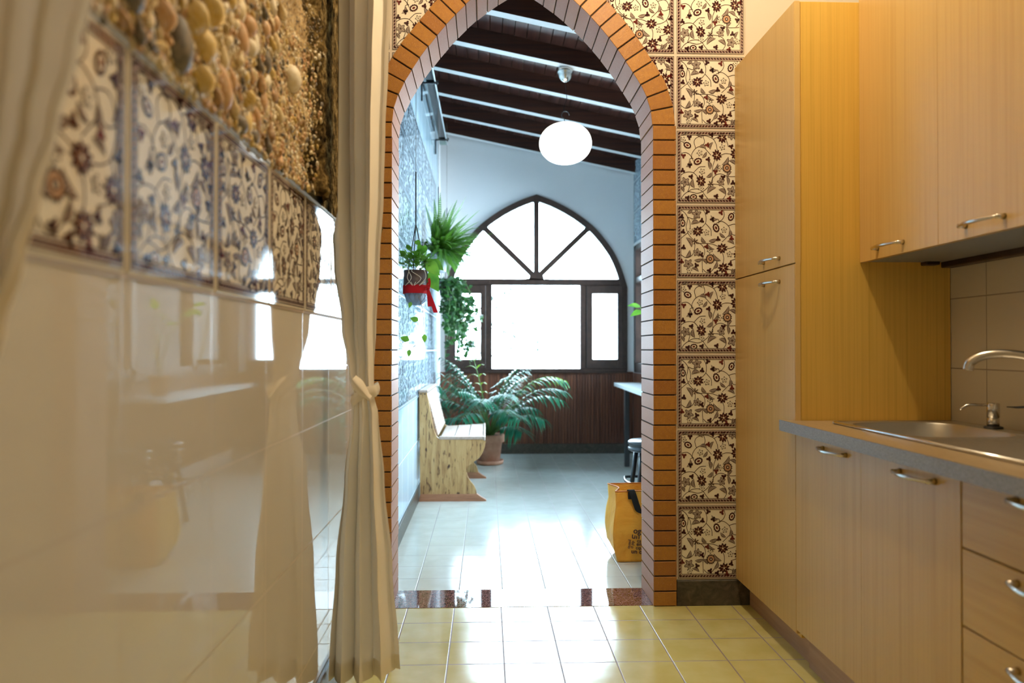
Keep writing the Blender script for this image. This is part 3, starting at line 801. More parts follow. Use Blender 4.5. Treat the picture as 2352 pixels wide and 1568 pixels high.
# ------------------------------------------------------------------ kitchen units
PX = 1.09    # pantry and base door plane
def handle(name, parent, x, y, z, L=.16, out=.037, m=None):
    """bowed bar handle along Y on a face looking to -X"""
    mb = MB(); pts = []
    for k in range(13):
        t = k/12; pts.append((x-out*(.55+.45*sin(pi*t)), y-L/2+L*t, z))
    rs = [.0042+.0022*sin(pi*k/12)**2 for k in range(13)]
    mb.tube(pts, rs, 8)
    for s in (-1, 1):
        yy = y+s*(L/2-.004); mb.tube([(x, yy, z), (x-out*.3, yy, z), (x-out*.62, yy, z)], [.0085, .006, .006], 10)
    return mb.build(name, M['chrome'], parent)

# pantry
pt = thing('tall_cabinet', 'tall beech pantry cabinet standing against the flower tiled wall', 'cabinet', (1.37, 2.89, 0))
PY0, PY1, PZ1 = 2.58, 3.205, 2.352
mb = MB(); mb.box(PX+.020, RX-.002, PY0, PY1, .10, PZ1, 0, .001)
mb.build('body', M['lam_side'], pt)
d1 = MB(); d1.box(PX, PX+.018, PY0-.002, PY1, 1.424, PZ1, 0, .0015); d1 = d1.build('door', [M['laminate']], pt); handle('handle', d1, PX, 2.79, 1.455)
d2 = MB(); d2.box(PX, PX+.018, PY0-.002, PY1, .118, 1.419, 0, .0015); d2 = d2.build('door', [M['laminate']], pt); handle('handle', d2, PX, 2.79, 1.368)
mb = MB(); mb.box(PX+.019, PX+.0205, PY0-.0035, PY0, 1.424, PZ1); mb.box(PX+.002, PX+.019, PY0-.0035, PY0-.002, .118, PZ1); mb.build('edge_band', M['lam_edge'], pt)
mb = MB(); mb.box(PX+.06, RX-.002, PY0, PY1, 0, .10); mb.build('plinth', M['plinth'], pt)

# base cabinet with two doors
bc = thing('base_cabinet', 'beech two-door base cabinet under the sink beside the tall pantry', 'cabinet', (1.37, 2.12, 0))
BY_0, BY_1 = 1.668, 2.575
mb = MB(); mb.box(PX+.020, RX-.002, BY_0, BY_1, .12, .70); mb.box(PX+.02, RX-.002, BY_0, BY_0+.018, .12, .826); mb.box(PX+.02, RX-.002, BY_1-.018, BY_1, .12, .826); mb.box(PX+.02, PX+.04, BY_0, BY_1, .7, .826); mb.build('body', M['lam_side'], bc)
dm = 2.122
d = MB(); d.box(PX, PX+.018, dm+.0004, BY_1, .132, .822, 0, .0006); d = d.build('door', M['laminate'], bc); handle('handle', d, PX, 2.285, .797)
d = MB(); d.box(PX, PX+.018, BY_0+.001, dm-.0004, .132, .822, 0, .0006); d = d.build('door', M['laminate'], bc); handle('handle', d, PX, 1.84, .797)
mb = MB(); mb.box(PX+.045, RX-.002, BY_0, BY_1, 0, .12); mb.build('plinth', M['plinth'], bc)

# drawer unit
du = thing('drawer_unit', 'beech drawer unit nearest the viewer beside the sink cabinet', 'cabinet', (1.37, 1.4, 0))
DY0, DY1 = 1.14, 1.664
mb = MB(); mb.box(PX+.020, RX-.002, DY0, DY1, .12, .70); mb.box(PX+.02, RX-.002, DY0, DY0+.018, .12, .826); mb.box(PX+.02, PX+.04, DY0, DY1, .7, .826); mb.build('body', M['lam_side'], du)
for z0, z1 in ((.666, .822), (.487, .662), (.308, .483), (.132, .304)):
    d = MB(); d.box(PX, PX+.018, DY0+.002, DY1, z0, z1, 0, .0015); d = d.build('drawer', M['lam_h'], du)
    handle('handle', d, PX, 1.41, z1-.014, .16) if z1 > .8 else handle('handle', d, PX, 1.41, z1-.024, .16)
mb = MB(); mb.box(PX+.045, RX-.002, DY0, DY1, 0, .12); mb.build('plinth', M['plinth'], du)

# worktop with a real sink cut-out
SX0, SX1, SY0, SY1 = 1.170, 1.600, 1.30, 2.47
WXF = 1.048; WY_0, WY_1 = 1.14, 2.576
ctp = MB()
for x0, x1, y0, y1 in ((WXF, SX0+.02, WY_0, WY_1), (SX1-.02, RX, WY_0, WY_1), (SX0+.02, SX1-.02, SY1-.02, WY_1), (SX0+.02, SX1-.02, WY_0, SY0+.02)):
    ctp.box(x0, x1, y0, y1, .8275, .8655)
ctp.box(WXF-.001, WXF+.002, WY_0, WY_1+.04, .8275, .8655, 1); ctp.box(WXF+.002, PX-.001, WY_1, WY_1+.04, .8275, .8655, 0)
o = ctp.build('worktop', [M['worktop'], M['worktop_edge']]); tag(o, 'brown kitchen worktop with grey front edge over the base units', 'worktop')

# sink
sk = thing('kitchen_sink', 'stainless steel inset sink with drainboard set in the brown worktop', 'sink', (1.38, 1.9, .866))
def rrect(x0, x1, y0, y1, r, n=6):
    p = []
    for cx, cy, a0 in ((x1-r, y1-r, 0), (x0+r, y1-r, 90), (x0+r, y0+r, 180), (x1-r, y0+r, 270)):
        for k in range(n+1):
            a = radians(a0+90*k/n); p.append((cx+r*cos(a), cy+r*sin(a)))
    return p
mb = MB()
zt = .8735
# bowl parameters
bx0, bx1, by0, by1 = 1.188, 1.525, 2.02, 2.435
ro = rrect(SX0, SX1, SY0, SY1, .02); N_ = len(ro)
# rim: outer lip and deck, built as strips round the bowl and the drainboard
def deck(mb, x0, x1, y0, y1, z): mb.box(x0, x1, y0, y1, z-.0015, z)
mb.box(SX0, bx0, SY0, SY1, .8655, zt, b=.003); mb.box(bx1, SX1, SY0, SY1, .8655, zt, b=.003)
mb.box(bx0-.004, bx1+.004, by1, SY1, .8655, zt-.0003, b=.002); mb.box(bx0-.004, bx1+.004, by0-.05, by0, .8655, zt-.0003, b=.002)
mb.tube([(SX0+.001, SY0, .871), (SX0+.001, SY1-.02, .871), (SX0+.006, SY1-.006, .871), (SX0+.02, SY1-.001, .871), (SX1, SY1-.001, .871)], .0042, 10, 1)
mb.build('rim', [M['steel'], mat('polished_steel_rim', (.75, .75, .75), .12, 1.0)], sk)
mb = MB(); rings = []
for (ins, z, r) in ((0, zt-.0005, .09), (.003, zt-.008, .09), (.010, .80, .09), (.016, .74, .085), (.03, .715, .08), (.07, .708, .06)):
    rings.append([(x, y, z) for x, y in rrect(bx0+ins, bx1-ins, by0+ins, by1-ins, r, 8)])
n = len(rings[0]); vs = sum(rings, []); fs = []
for i in range(len(rings)-1):
    for k in range(n): fs.append((i*n+k, i*n+(k+1) % n, (i+1)*n+(k+1) % n, (i+1)*n+k))
fs.append(tuple((len(rings)-1)*n+k for k in range(n))); mb.add(vs, fs, 0, True)
# corner fill between square rim and rounded bowl
cr = rings[0]
for (qx, qy), rng in (((bx1, by1), range(0, 9)), ((bx0, by1), range(9, 18)), ((bx0, by0), range(18, 27)), ((bx1, by0), range(27, 36))):
    idx = list(rng); mb.add([(qx, qy, zt-.0005)]+[cr[i] for i in idx], [tuple(range(len(idx)+1))], 0)
bowl = mb.build('bowl', M['steel'], sk)
mb = MB()
for k in range(4): 
    y = by1-.0095; x = 1.255+k*.012; mb.box(x-.003, x+.003, y-.001, y+.001, .832, .850)
mb.build('overflow', M['sinkdark'], sk)
mb = MB()
def dbf(u, v):
    x = bx0+(bx1-bx0)*u; y = SY0+.02+(by0-.05-SY0-.02)*v
    e = min(u, 1-u, v*1.5, (1-v)*1.5); dep = min(1, e/.06)
    return (x, y, zt-.001-.006*dep+.0022*(sin(u*2*pi*12)*.5+.5)*dep)
mb.grid(dbf, 144, 16); mb.build('drainboard', M['steel'], sk)

# soap dispenser
sd = thing('soap_dispenser', 'brushed metal soap dispenser behind the sink bowl', 'soap dispenser', (1.565, 2.235, .8735))
mb = MB(); c = (1.565, 2.235, .8735)
mb.lathe([(0, 0), (.026, 0), (.027, .004), (.022, .007), (.0, .007)], c, 28); mb.build('collar', M['grey_metal'], sd)
mb = MB(); mb.lathe([(0, .006), (.0165, .006), (.0165, .030), (.015, .031), (.015, .033), (.0175, .034), (.0175, .076), (.016, .078), (0, .078)], c, 28); mb.build('body', M['chrome'], sd)
mb = MB(); mb.tube([(1.553, 2.243, .945), (1.515, 2.262, .945), (1.502, 2.268, .942), (1.492, 2.273, .934), (1.486, 2.276, .928)], [.0045, .004, .004, .0038, .0034], 8); mb.build('nozzle', M['chrome'], sd)

# faucet
fa = thing('kitchen_faucet', 'chrome swan-neck kitchen faucet at the right edge over the sink', 'faucet', (1.568, 1.99, .8735))
fc = (1.568, 1.86, .8735)
mb = MB(); mb.lathe([(0, 0), (.027, 0), (.027, .008), (.022, .012), (.022, .085), (.024, .09), (.021, .115), (.012, .120), (0, .120)], fc, 28); mb.build('body', M['chrome'], fa)
mb = MB(); p0 = Vector((1.568, 1.965, .96)); 
pth = [(1.566, 1.862, .965), (1.562, 1.865, 1.0), (1.54, 1.885, 1.05), (1.50, 1.92, 1.083), (1.46, 1.955, 1.100), (1.42, 1.99, 1.106), (1.385, 2.018, 1.100), (1.362, 2.035, 1.083), (1.356, 2.040, 1.060)]
mb.tube([tuple(q) for q in catmull(pth, 5)], [.0145-.003*sin(pi*i/40) for i in range(41)], 12); mb.build('spout', M['chrome'], fa)
mb = MB(); mb.tube([(1.568, 1.87, .972), (1.562, 2.05, .955), (1.556, 2.12, .947), (1.552, 2.155, .946)], [.007, .007, .0055, .003], 10, flat=.6); mb.build('lever', M['grey_metal'], fa)

# wall cabinet with two doors
wc = thing('wall_cabinet', 'beech two-door wall cabinet hanging above the sink', 'cabinet', (1.49, 2.12, 1.42))
UX = 1.324; UY0, UY1 = 1.668, 2.578
mb = MB(); mb.box(UX+.019, RX-.002, UY0, UY1, 1.430, 2.40); mb.build('body', M['lam_side'], wc)
d = MB(); d.box(UX, UX+.018, 2.1233, UY1, 1.424, 2.40, 0, .0006); d = d.build('door', M['laminate'], wc); handle('handle', d, UX, 2.38, 1.458)
d = MB(); d.box(UX, UX+.018, UY0, 2.1227, 1.424, 2.40, 0, .0006); d = d.build('door', M['laminate'], wc); handle('handle', d, UX, 1.92, 1.458)
mb = MB(); mb.box(UX+.02, RX-.05, UY0+.018, UY1-.02, 1.424, 1.430); mb.build('bottom_panel', M['greypot'], wc)
mb = MB(); mb.box(RX-.045, RX-.001, UY0, UY1-.01, 1.405, 1.430, b=.003); mb.box(RX-.12, RX-.07, UY1-.05, UY1-.012, 1.412, 1.426, b=.003); mb.build('back_rail', M['frame'], wc)

# kitchen ceiling lamp
kl = thing('ceiling_lamp', 'small round kitchen ceiling lamp above the worktop', 'lamp', (.58, 2.08, 3.52))
mb = MB(); mb.lathe([(0, 3.52), (.06, 3.52), (.06, 3.5), (.035, 3.47), (.03, 3.38), (.02, 3.375), (0, 3.375)], (.58, 2.08, 0), 24); mb.build('socket', M['plaster'], kl)

# ------------------------------------------------------------------ curtains
def curtain(name, tbl, Y0, zb, zt, label, m, folds=7, amp=.035, knot=None, depth_fn=None, hem=True):
    # tbl: (z, xl, xr)
    tbl = sorted(tbl)
    def ed(z):
        if z <= tbl[0][0]: return tbl[0][1:]
        for a, b in zip(tbl, tbl[1:]):
            if a[0] <= z <= b[0]:
                t = (z-a[0])/(b[0]-a[0]); t = t*t*(3-2*t); return (a[1]+(b[1]-a[1])*t, a[2]+(b[2]-a[2])*t)
        return tbl[-1][1:]
    root = thing(name, label, 'curtain', (sum(ed(zb))/2, Y0, zb))
    mb = MB()
    def fn(u, v):
        z = zb+(zt-zb)*v; l, r = ed(z); wd = r-l
        kz = abs(z-knot) if knot else 9
        pin = min(1, kz/.28); pin = pin*pin*(3-2*pin)
        uu = u+.010*sin(2*pi*u*2+z*1.2)*pin
        ph = 2*pi*folds*uu + .35*sin(z*1.6+u*3)
        a = amp*(.45+.75*pin)*(.75+.35*sin(u*17+1.3))
        y = Y0+a*sin(ph)+(.03*sin(u*pi)*(1-pin))*-1 + .007*sin(z*3+u*7)
        x = l+wd*(uu)+.0045*sin(ph*2)
        x = max(x, LX+.016 if z < 1.45 else LX+.016+min(.03, (z-1.45)*.3))
        if z < zb+.12 and hem: z += .03*(u-.5)*(1-(z-zb)/.12); y += -.02*sin(u*pi*1.3)*(1-(z-zb)/.12)
        return (x, y, z)
    mb.grid(fn, 150, 130)
    c = mb.build('cloth', m, root, recalc=False)
    if hem:
        mb2 = MB()
        def hf(u, v):
            x, y, z = fn(u, .0+v*.022); return (x, y-.0016, z)
        mb2.grid(hf, 150, 3); mb2.build('hem', m, root, recalc=False)
    return root
K = 2.32/1700
def xz(px): return (px-1117)*K*.998
ct = [(1.12+(800-y)*K, xz(a), xz(b)) for y, a, b in ((0, 737, 897), (150, 741, 890), (300, 746, 884), (450, 752, 881), (600, 762, 873), (750, 780, 866), (850, 800, 862), (905, 812, 862), (950, 806, 872), (1100, 786, 884), (1300, 768, 902), (1500, 758, 917), (1560, 756, 920))]
c1 = curtain('doorway_curtain', ct, 2.32, .10, 2.55, 'long ivory curtain knotted at waist height beside the brick arch', M['curtain'], 3.5, .036, .974)
# knot made of the cloth itself, wrapped around the gathered curtain
mb = MB(); kx = xz(838); kz = .978
def wrap(u, v):
    a = 2*pi*u; q = 1+.10*sin(pi*v)+.03*sin(9*a+v*3)
    return (kx+.040*q*cos(a)+.004, 2.316+.040*q*sin(a), kz+.036*(v-.5)+.018*cos(a)+.004*sin(3*a))
mb.grid(wrap, 64, 8)
def cross(u, v):
    t = u; x = kx-.026+.052*t; z = kz+.048-.060*t; w_ = .012+.014*sin(pi*min(1, t+.15))
    return (x+w_*(v-.5)*.8, 2.316-.036-.022*sin(pi*v)-.008*sin(pi*t), z+w_*(v-.5)*1.3)
mb.grid(cross, 20, 8)
mb.build('knot', M['curtain'], c1)
# rail above both curtains
mb = MB(); mb.tube([(LX+.02, 2.32, 2.57), (LX+.26, 2.32, 2.57)], .011, 12); mb.box(LX, LX+.02, 2.29, 2.35, 2.53, 2.59, b=.003)
o = mb.build('curtain_rail', M['chrome']); tag(o, 'short metal rail the knotted ivory curtain hangs from', 'rail')
K2 = .70/1700
ct2 = [(1.12+(800-y)*K2, -.489, (x-1117)*K2) for y, x in ((-300, 262), (0, 236), (150, 205), (300, 165), (450, 118), (590, 72), (750, 20), (900, -20), (1100, -40))]
ct2 += [(.85, -.489, -.455), (.5, -.489, -.44), (.15, -.489, -.42)]
ct2 = [(z, a, b) for z, a, b in ct2]
curtain('side_curtain', ct2, .70, .12, 1.9, 'blurred ivory curtain in the foreground at the left edge', M['curtain_near'], 4, .018, .9, hem=False)

# ------------------------------------------------------------------ shell mosaic
sm = thing('shell_mosaic', 'seashell and pebble mosaic covering the wall above the flower tile band', 'wall mosaic', (LX, 1.6, 1.56))
random.seed(11)
SZ0 = BZ+BH+.003
def bed_h(y, z):
    h = .012+.012*noise.noise(Vector((0, y*9, z*9)))+.006*noise.noise(Vector((3, y*35, z*35)))
    k = min(1, max(0, (y-1.96)/.10))
    r = .035+.035*noise.noise(Vector((5, y*7, z*6)))+.020*noise.noise(Vector((8, y*22, z*20)))+.008*noise.noise(Vector((8, y*70, z*70)))
    r *= 1-.75*min(1, max(0, (y-2.14)/.1))*(1-min(1, max(0, (y-2.5)/.1)))
    return max(.009, h*(1-k)+r*k)
def split(y): return 2.0+.05*sin(y*0)
mbed = MB(); mbed.grid(lambda u, v: (LX+bed_h(.55+1.45*u, SZ0+.75*v), .55+1.45*u, SZ0+.75*v), 180, 90)
m_ = mat('sandy_mortar', (.42, .30, .15), .9); N = NT(m_); f = N.noise(N.pos(), 60, 4, .7)
N.color(N.ramp(f, [(.3, (.16, .10, .05)), (.5, (.42, .29, .13)), (.7, (.60, .45, .24))])); N.bump(f, .6, .01)
bo = mbed.build('mortar_bed', m_, sm, recalc=False)
mroc = MB(); mroc.grid(lambda u, v: (LX+bed_h(1.99+1.2*u, SZ0+.9*v), 1.99+1.2*u, SZ0+.9*v), 220, 150)
m_ = mat('mossy_rock', (.2, .13, .05), 1.0, spec=.0); N = NT(m_); f = N.noise(N.pos(), 26, 5, .7); f2 = N.noise(N.pos(), 90, 4, .7)
c = N.ramp(f, [(.36, (.02, .016, .010)), (.47, (.10, .065, .025)), (.58, (.26, .18, .07)), (.72, (.48, .38, .20))])
N.color(N.mix(N.ramp(f2, [(.5, (0,0,0)), (.68, (.8,.8,.8))]), c, (.03, .02, .012))); N.bump(f2, .9, .012)
mroc.build('rock_face', m_, sm, recalc=False)
def shellmat(n, a, b):
    m = mat(n, a, .55, spec=.35); N = NT(m); f = N.noise(N.pos(), 70, 3, .6); N.color(N.ramp(f, [(.35, a), (.65, b)])); return m
SH = [shellmat('shell_cream', (.80, .68, .44), (.66, .51, .27)), shellmat('shell_yellow', (.66, .46, .13), (.72, .56, .26)), shellmat('shell_white', (.88, .80, .64), (.74, .64, .45)),
      shellmat('shell_peach', (.62, .36, .18), (.66, .46, .28)), shellmat('shell_grey', (.13, .12, .11), (.26, .22, .17)), shellmat('shell_brown', (.30, .17, .08), (.46, .30, .14))]
def frame_at(y, z, ang, tilt=0):
    h = bed_h(y, z)
    return Matrix.Translation((LX+h-.003, y, z)) @ Matrix.Rotation(ang, 4, 'X') @ Matrix.Rotation(tilt, 4, 'Z')
def scallop(mb, T_, r, m=0, ribs=9, n=1.0, nu=None):
    nu = nu or ribs*4; nv = 7; vs = []; fs = []
    for j in range(nv+1):
        t = j/nv
        for i in range(nu+1):
            u = i/nu; a = (u-.5)*radians(128)
            rib = cos(2*pi*ribs*u); R = r*t*(1+.06*rib*t)
            dome = r*.42*(1-(t*.95)**2.2)*sqrt(max(0, 1-(2*u-1)**2*.75*t)) if t > .02 else r*.42
            hh = r*.38*sin(pi*(.12+.88*(1-t)))*sqrt(max(0.02, 1-(2*u-1)**2)) + .10*r*rib*t
            vs.append((max(0, hh)+.002, R*sin(a)*1.02, R*cos(a)-r*.45))
    for j in range(nv):
        for i in range(nu): fs.append((j*(nu+1)+i, j*(nu+1)+i+1, (j+1)*(nu+1)+i+1, (j+1)*(nu+1)+i))
    mb.add(vs, fs, m, True, T_)
    # the two hinge ears
    mb.add([(.004, -r*.22, -r*.47), (.004, r*.22, -r*.47), (.010, r*.12, -r*.28), (.010, -r*.12, -r*.28)], [(0,1,2,3)], m, False, T_)
def dome(mb, T_, a, b, h, m=0, n=10, rows=4, point=.0):
    vs = [(h, 0, 0)]; fs = []
    for j in range(1, rows+1):
        t = j/rows
        for k in range(n):
            an = 2*pi*k/n; rr = sin(t*pi/2); pz = 1+point*max(0, sin(an))
            vs.append((h*cos(t*pi/2), a*rr*cos(an)*(1-point*.45*max(0, sin(an))), b*rr*sin(an)*pz))
    for k in range(n): fs.append((0, 1+k, 1+(k+1) % n))
    for j in range(rows-1):
        for k in range(n): fs.append((1+j*n+k, 1+j*n+(k+1) % n, 1+(j+1)*n+(k+1) % n, 1+(j+1)*n+k))
    mb.add(vs, fs, m, True, T_)
def snail(mb, T_, L, r, m=0):
    n = 8; rings = 12; vs = []; fs = []
    for i in range(rings+1):
        t = i/rings; rr = r*(sin(pi*min(1, t*1.15+.02))**.7 if t < .35 else (1-t)*1.35+.03)*(1+.13*cos(t*2*pi*4.5))
        rr = min(rr, r*1.1)
        for k in range(n):
            a = 2*pi*k/n; vs.append((rr*cos(a)+r*.85, rr*sin(a), L*(t-.45)))
    for i in range(rings):
        for k in range(n): fs.append((i*n+k, i*n+(k+1) % n, (i+1)*n+(k+1) % n, (i+1)*n+k))
    fs.append(tuple(range(n))[::-1]); fs.append(tuple(rings*n+k for k in range(n)))
    mb.add(vs, fs, m, True, T_)
placed = []
def free(y, z, r):
    for (a, b, c_) in placed:
        if (a-y)**2+(b-z)**2 < (.80*(r+c_))**2: return False
    return True
big = []
feature = [(1.26, 1.665, .052, 'scallop', .5, 1), (1.20, 1.60, .04, 'clam', .1, 4), (1.33, 1.715, .046, 'scallop', -.1, 1), (1.30, 1.645, .032, 'dome', 0, 1), (1.285, 1.575, .040, 'scallop', .1, 1),
           (1.40, 1.60, .035, 'clam', .3, 3), (1.55, 1.63, .034, 'scallop', .5, 1), (1.03, 1.61, .030, 'clam', .2, 4), (1.06, 1.68, .036, 'scallop', .3, 3), (1.88, 1.80, .036, 'dome', 0, 2),
           (1.38, 1.80, .032, 'dome', 0, 0), (1.50, 1.735, .03, 'clam', .2, 3), (1.14, 1.62, .038, 'scallop', .2, 3), (1.12, 1.70, .034, 'clam', .5, 5), (.93, 1.60, .036, 'scallop', 0, 0), (1.0, 1.70, .035, 'clam', .4, 1)]
for q in feature: big.append(q); placed.append(q[:3])
tries = 0
while len(big) < 100 and tries < 6000:
    tries += 1; y = random.uniform(.80, 1.78); z = random.uniform(SZ0+.015, SZ0+.05+.5*max(0.05, y-.75)); r = random.uniform(.016, .026)
    if free(y, z, r): placed.append((y, z, r)); big.append((y, z, r, random.choice(('scallop', 'clam', 'clam', 'dome', 'snail', 'snail')), random.uniform(-1, 1), random.choice((0, 0, 1, 2, 2, 3, 3, 5, 4))))
for (y, z, r, k, an, mi) in big:
    mb = MB(); T_ = frame_at(y, z, an)
    if k == 'scallop': scallop(mb, T_, r*1.25); nm = 'scallop_shell'
    elif k == 'clam': dome(mb, T_, r*.75, r*1.05, r*.62, n=18, rows=6, point=.35); nm = 'clam_shell'
    elif k == 'dome': dome(mb, T_, r, r, r*.8, n=18, rows=6); nm = 'cockle_shell'
    else: snail(mb, T_, r*2.3, r*.5); nm = 'snail_shell'
    mb.build(nm, SH[mi], sm)
mb = MB(); tries = 0; cnt = 0
cells = {}
def free2(y, z, r):
    ky, kz_ = int(y/.02), int(z/.02)
    for i in (-1, 0, 1):
        for j in (-1, 0, 1):
            for (a, b, c_) in cells.get((ky+i, kz_+j), ()):
                if (a-y)**2+(b-z)**2 < (.72*(r+c_))**2: return False
    return True
for it in range(26000):
    y = random.uniform(.62, 2.06); z = random.uniform(SZ0, SZ0+.06+.50*max(.1, y-.62))
    if z > SZ0+.72: continue
    t = min(1, max(0, (y-1.4)/.55)); r = random.uniform(.0075, .0135)*(1-t)+random.uniform(.005, .009)*t
    if z > 1.93 and y > 1.6: r = random.uniform(.003, .005)
    if not free2(y, z, r): continue
    if any((a-y)**2+(b-z)**2 < (.7*c_+.3*r)**2 for a, b, c_ in placed): continue
    cells.setdefault((int(y/.02), int(z/.02)), []).append((y, z, r)); cnt += 1
    T_ = frame_at(y, z, random.uniform(0, 6.28)); mi = random.choice((0, 0, 0, 1, 2, 2, 3, 3, 5, 4) if z < 1.95 else (0, 2, 4, 5, 4))
    if random.random() < .3: snail(mb, T_, r*2.6, r*.55, mi)
    else: dome(mb, T_, r*.8, r*1.15, r*.9, mi, 8, 3, .3)
o = mb.build('small_shells', SH, sm, recalc=False); o['kind'] = 'stuff'

# ------------------------------------------------------------------ sunroom things
# pendant lamp
pd = thing('pendant_lamp', 'white oval opal globe pendant lamp hanging from the beams', 'lamp', (.585, 5.45, 3.2))
LXp, LYp = .585, 5.45
zt_ = zc(LXp)
mb = MB(); mb.lathe([(0, 0), (.052, 0), (.060, -.008), (.060, -.028), (.054, -.034), (.052, -.045), (.044, -.068), (.028, -.088), (.010, -.097), (0, -.098)], (LXp, LYp, zt_), 32); mb.build('ceiling_rose', M['chrome'], pd)
mb = MB(); mb.tube(catmull([(LXp, LYp, zt_-.09), (LXp+.004, LYp, zt_-.16), (LXp+.010, LYp, zt_-.22), (LXp-.006, LYp, zt_-.27), (LXp-.012, LYp, zt_-.30), (LXp, LYp, 2.87)], 5), .0022, 6); mb.build('cord', M['black_cord'], pd)
mb = MB(); pts = [(LXp+.028*cos(a), LYp, 2.848+.03*sin(a)) for a in [radians(d) for d in range(0, 300, 20)]]; mb.tube(pts, .0035, 6); mb.tube([(LXp-.014, LYp, 2.83), (LXp-.003, LYp, 2.80), (LXp, LYp, 2.785)], .003, 6); mb.build('hook', M['grey_metal'], pd)
mb = MB(); mb.lathe([(0, .156), (.03, .156), (.034, .148), (.034, .142)], (LXp, LYp, 2.637), 24); mb.build('cap', M['grey_metal'], pd)
mb = MB(); prof = [(0.194*abs(sin(a))**.92, .150*-cos(a)) for a in [pi*k/28 for k in range(29)]]; mb.lathe(prof, (LXp, LYp, 2.637), 48); mb.build('globe_shade', M['globe'], pd)

# glass shelf on brackets
gs = thing('glass_shelf', 'long narrow greenish glass shelf high on the left sunroom wall', 'shelf', (LX, 5.8, 3.17))
mb = MB(); mb.box(LX+.035, LX+.105, 4.0, 7.5, 3.180, 3.190, b=.002); mb.build('glass_pane', M['green_glass'], gs)
mb = MB(); mb.tube([(LX+.108, 4.0, 3.185), (LX+.108, 7.5, 3.185)], .006, 8); mb.build('front_rail', M['counter'], gs)
for y in (4.15, 5.72, 7.28):
    mb = MB(); mb.box(LX+.001, LX+.013, y-.008, y+.008, 3.03, 3.178, b=.002); mb.box(LX+.001, LX+.12, y-.007, y+.007, 3.165, 3.178, b=.002)
    mb.tube([(LX+.113, y, 3.172), (LX+.122, y, 3.160), (LX+.130, y, 3.172), (LX+.128, y, 3.19)], .007, 8); mb.build('bracket', M['black_metal'], gs)

# leaves ---------------------------------------------------------------
def leafblade(mb, base, dirv, upv, L, W, m=0, droop=.25, heart=False, fold=.15):
    d = Vector(dirv).normalized(); s = d.cross(Vector(upv));
    if s.length < 1e-4: s = d.orthogonal()
    s.normalize(); u = s.cross(d).normalized(); b = Vector(base)
    if heart: prof = [(0, .25), (.08, .72), (.22, 1), (.42, .93), (.65, .62), (.85, .26), (1, 0)]
    else: prof = [(0, .05), (.15, .6), (.35, 1), (.6, .85), (.85, .4), (1, 0)]
    vs = []; fs = []
    for t, wd in prof:
        c = b+d*(L*t)-Vector((0, 0, 1))*(droop*L*t*t)
        tt = c+(-d*(.12*L) if (heart and t == 0) else Vector((0,0,0)))
        vs += [tuple(c-s*(W*wd)+u*(fold*W*wd)+(tt-c)), tuple(c), tuple(c+s*(W*wd)+u*(fold*W*wd)+(tt-c))]
    for i in range(len(prof)-1):
        fs += [(i*3, i*3+1, i*3+4, i*3+3), (i*3+1, i*3+2, i*3+5, i*3+4)]
    mb.add(vs, fs, m, True)
def ivyleaf(mb, base, dirv, upv, L, m=0):
    d = Vector(dirv).normalized(); s = d.cross(Vector(upv)); s = s if s.length > 1e-4 else d.orthogonal(); s.normalize(); u = s.cross(d); b = Vector(base)
    out = [(0, 0), (-.15, .32), (.12, .55), (.34, .30), (.58, .42), (.66, .18), (1.0, 0)]
    pts = out + [(x, -y) for x, y in out[::-1][1:-1]]
    vs = [tuple(b+d*(x*L)+s*(y*L)-u*(abs(y)*.25*L)) for x, y in pts]; cvs = tuple(b+d*(L*.35)+u*(.05*L)); n = len(vs)
    mb.add(vs+[cvs], [(i, (i+1) % n, n) for i in range(n)], m, True)

def rnd(a, b): return random.uniform(a, b)
def hang_cords(parent, c, top, rim_z, r, y, n=3, fork=.30):
    mb = MB(); x0 = c[0]
    mb.tube([(x0, c[1], top), (x0, c[1], rim_z+fork)], .0042, 6)
    for k in range(n):
        a = 2*pi*k/n+.4; mb.tube([(x0, c[1], rim_z+fork), (x0+r*cos(a), c[1]+r*sin(a), rim_z)], .0030, 6)
    return mb.build('cord', M['black_cord'], parent)

# 1 pothos basket
random.seed(21)
hx, hy = -.399, 4.2
hp = thing('hanging_pothos', 'hanging pothos in a dark basket with a red ribbon, nearest the arch', 'hanging plant', (hx, hy, 1.36))
mb = MB(); mb.lathe([(0, .11), (.062, .11), (.062, .19), (.068, .19), (.070, .10), (.066, .075), (.062, .075)], (hx, hy, 1.37), 28); mb.build('pot', M['darkpot'], hp)
mb = MB(); mb.lathe([(.0, 0), (.03, .004), (.050, .022), (.0605, .05), (.064, .08)], (hx, hy, 1.362), 28)
for k in range(22):
    a = 2*pi*k/22; mb.tube([(hx+(rr+.001)*cos(a+s_*z_*9), hy+(rr+.001)*sin(a+s_*z_*9), 1.362+z_) for rr, z_ in ((.03, .004), (.050, .022), (.0605, .05), (.064, .08)) for s_ in ((1 if k % 2 else -1),)], .0015, 4)
mb.build('woven_base', M['weave'], hp)
mb = MB(); mb.lathe([(.0712, .058), (.0722, .06), (.0726, .082), (.0722, .104), (.0712, .106)], (hx, hy, 1.37), 36)
bx, by, bz = hx+.066, hy-.03, 1.455
for s_ in (1, -1):
    mb.grid(lambda u, v: (bx+.004+.016*sin(u*pi)*s_*.4+.012*v, by-.012-.012*sin(u*pi)+.002*s_, bz+s_*0+.062*u*1.0*(1 if s_ > 0 else .7)-.004+.010*(v-.5)), 8, 2)
for (dx, dz, l) in ((.012, -.10, 1), (.044, -.135, 1)):
    mb.grid(lambda u, v: (bx+.006+dx*u+(v-.5)*.022*(.6+u*.6), by-.016-.006*sin(u*6+v), bz+dz*u), 10, 2)
mb.tube([(bx+.002, by-.014, bz-.008), (bx+.012, by-.018, bz+.002), (bx+.004, by-.014, bz+.012)], .008, 8)
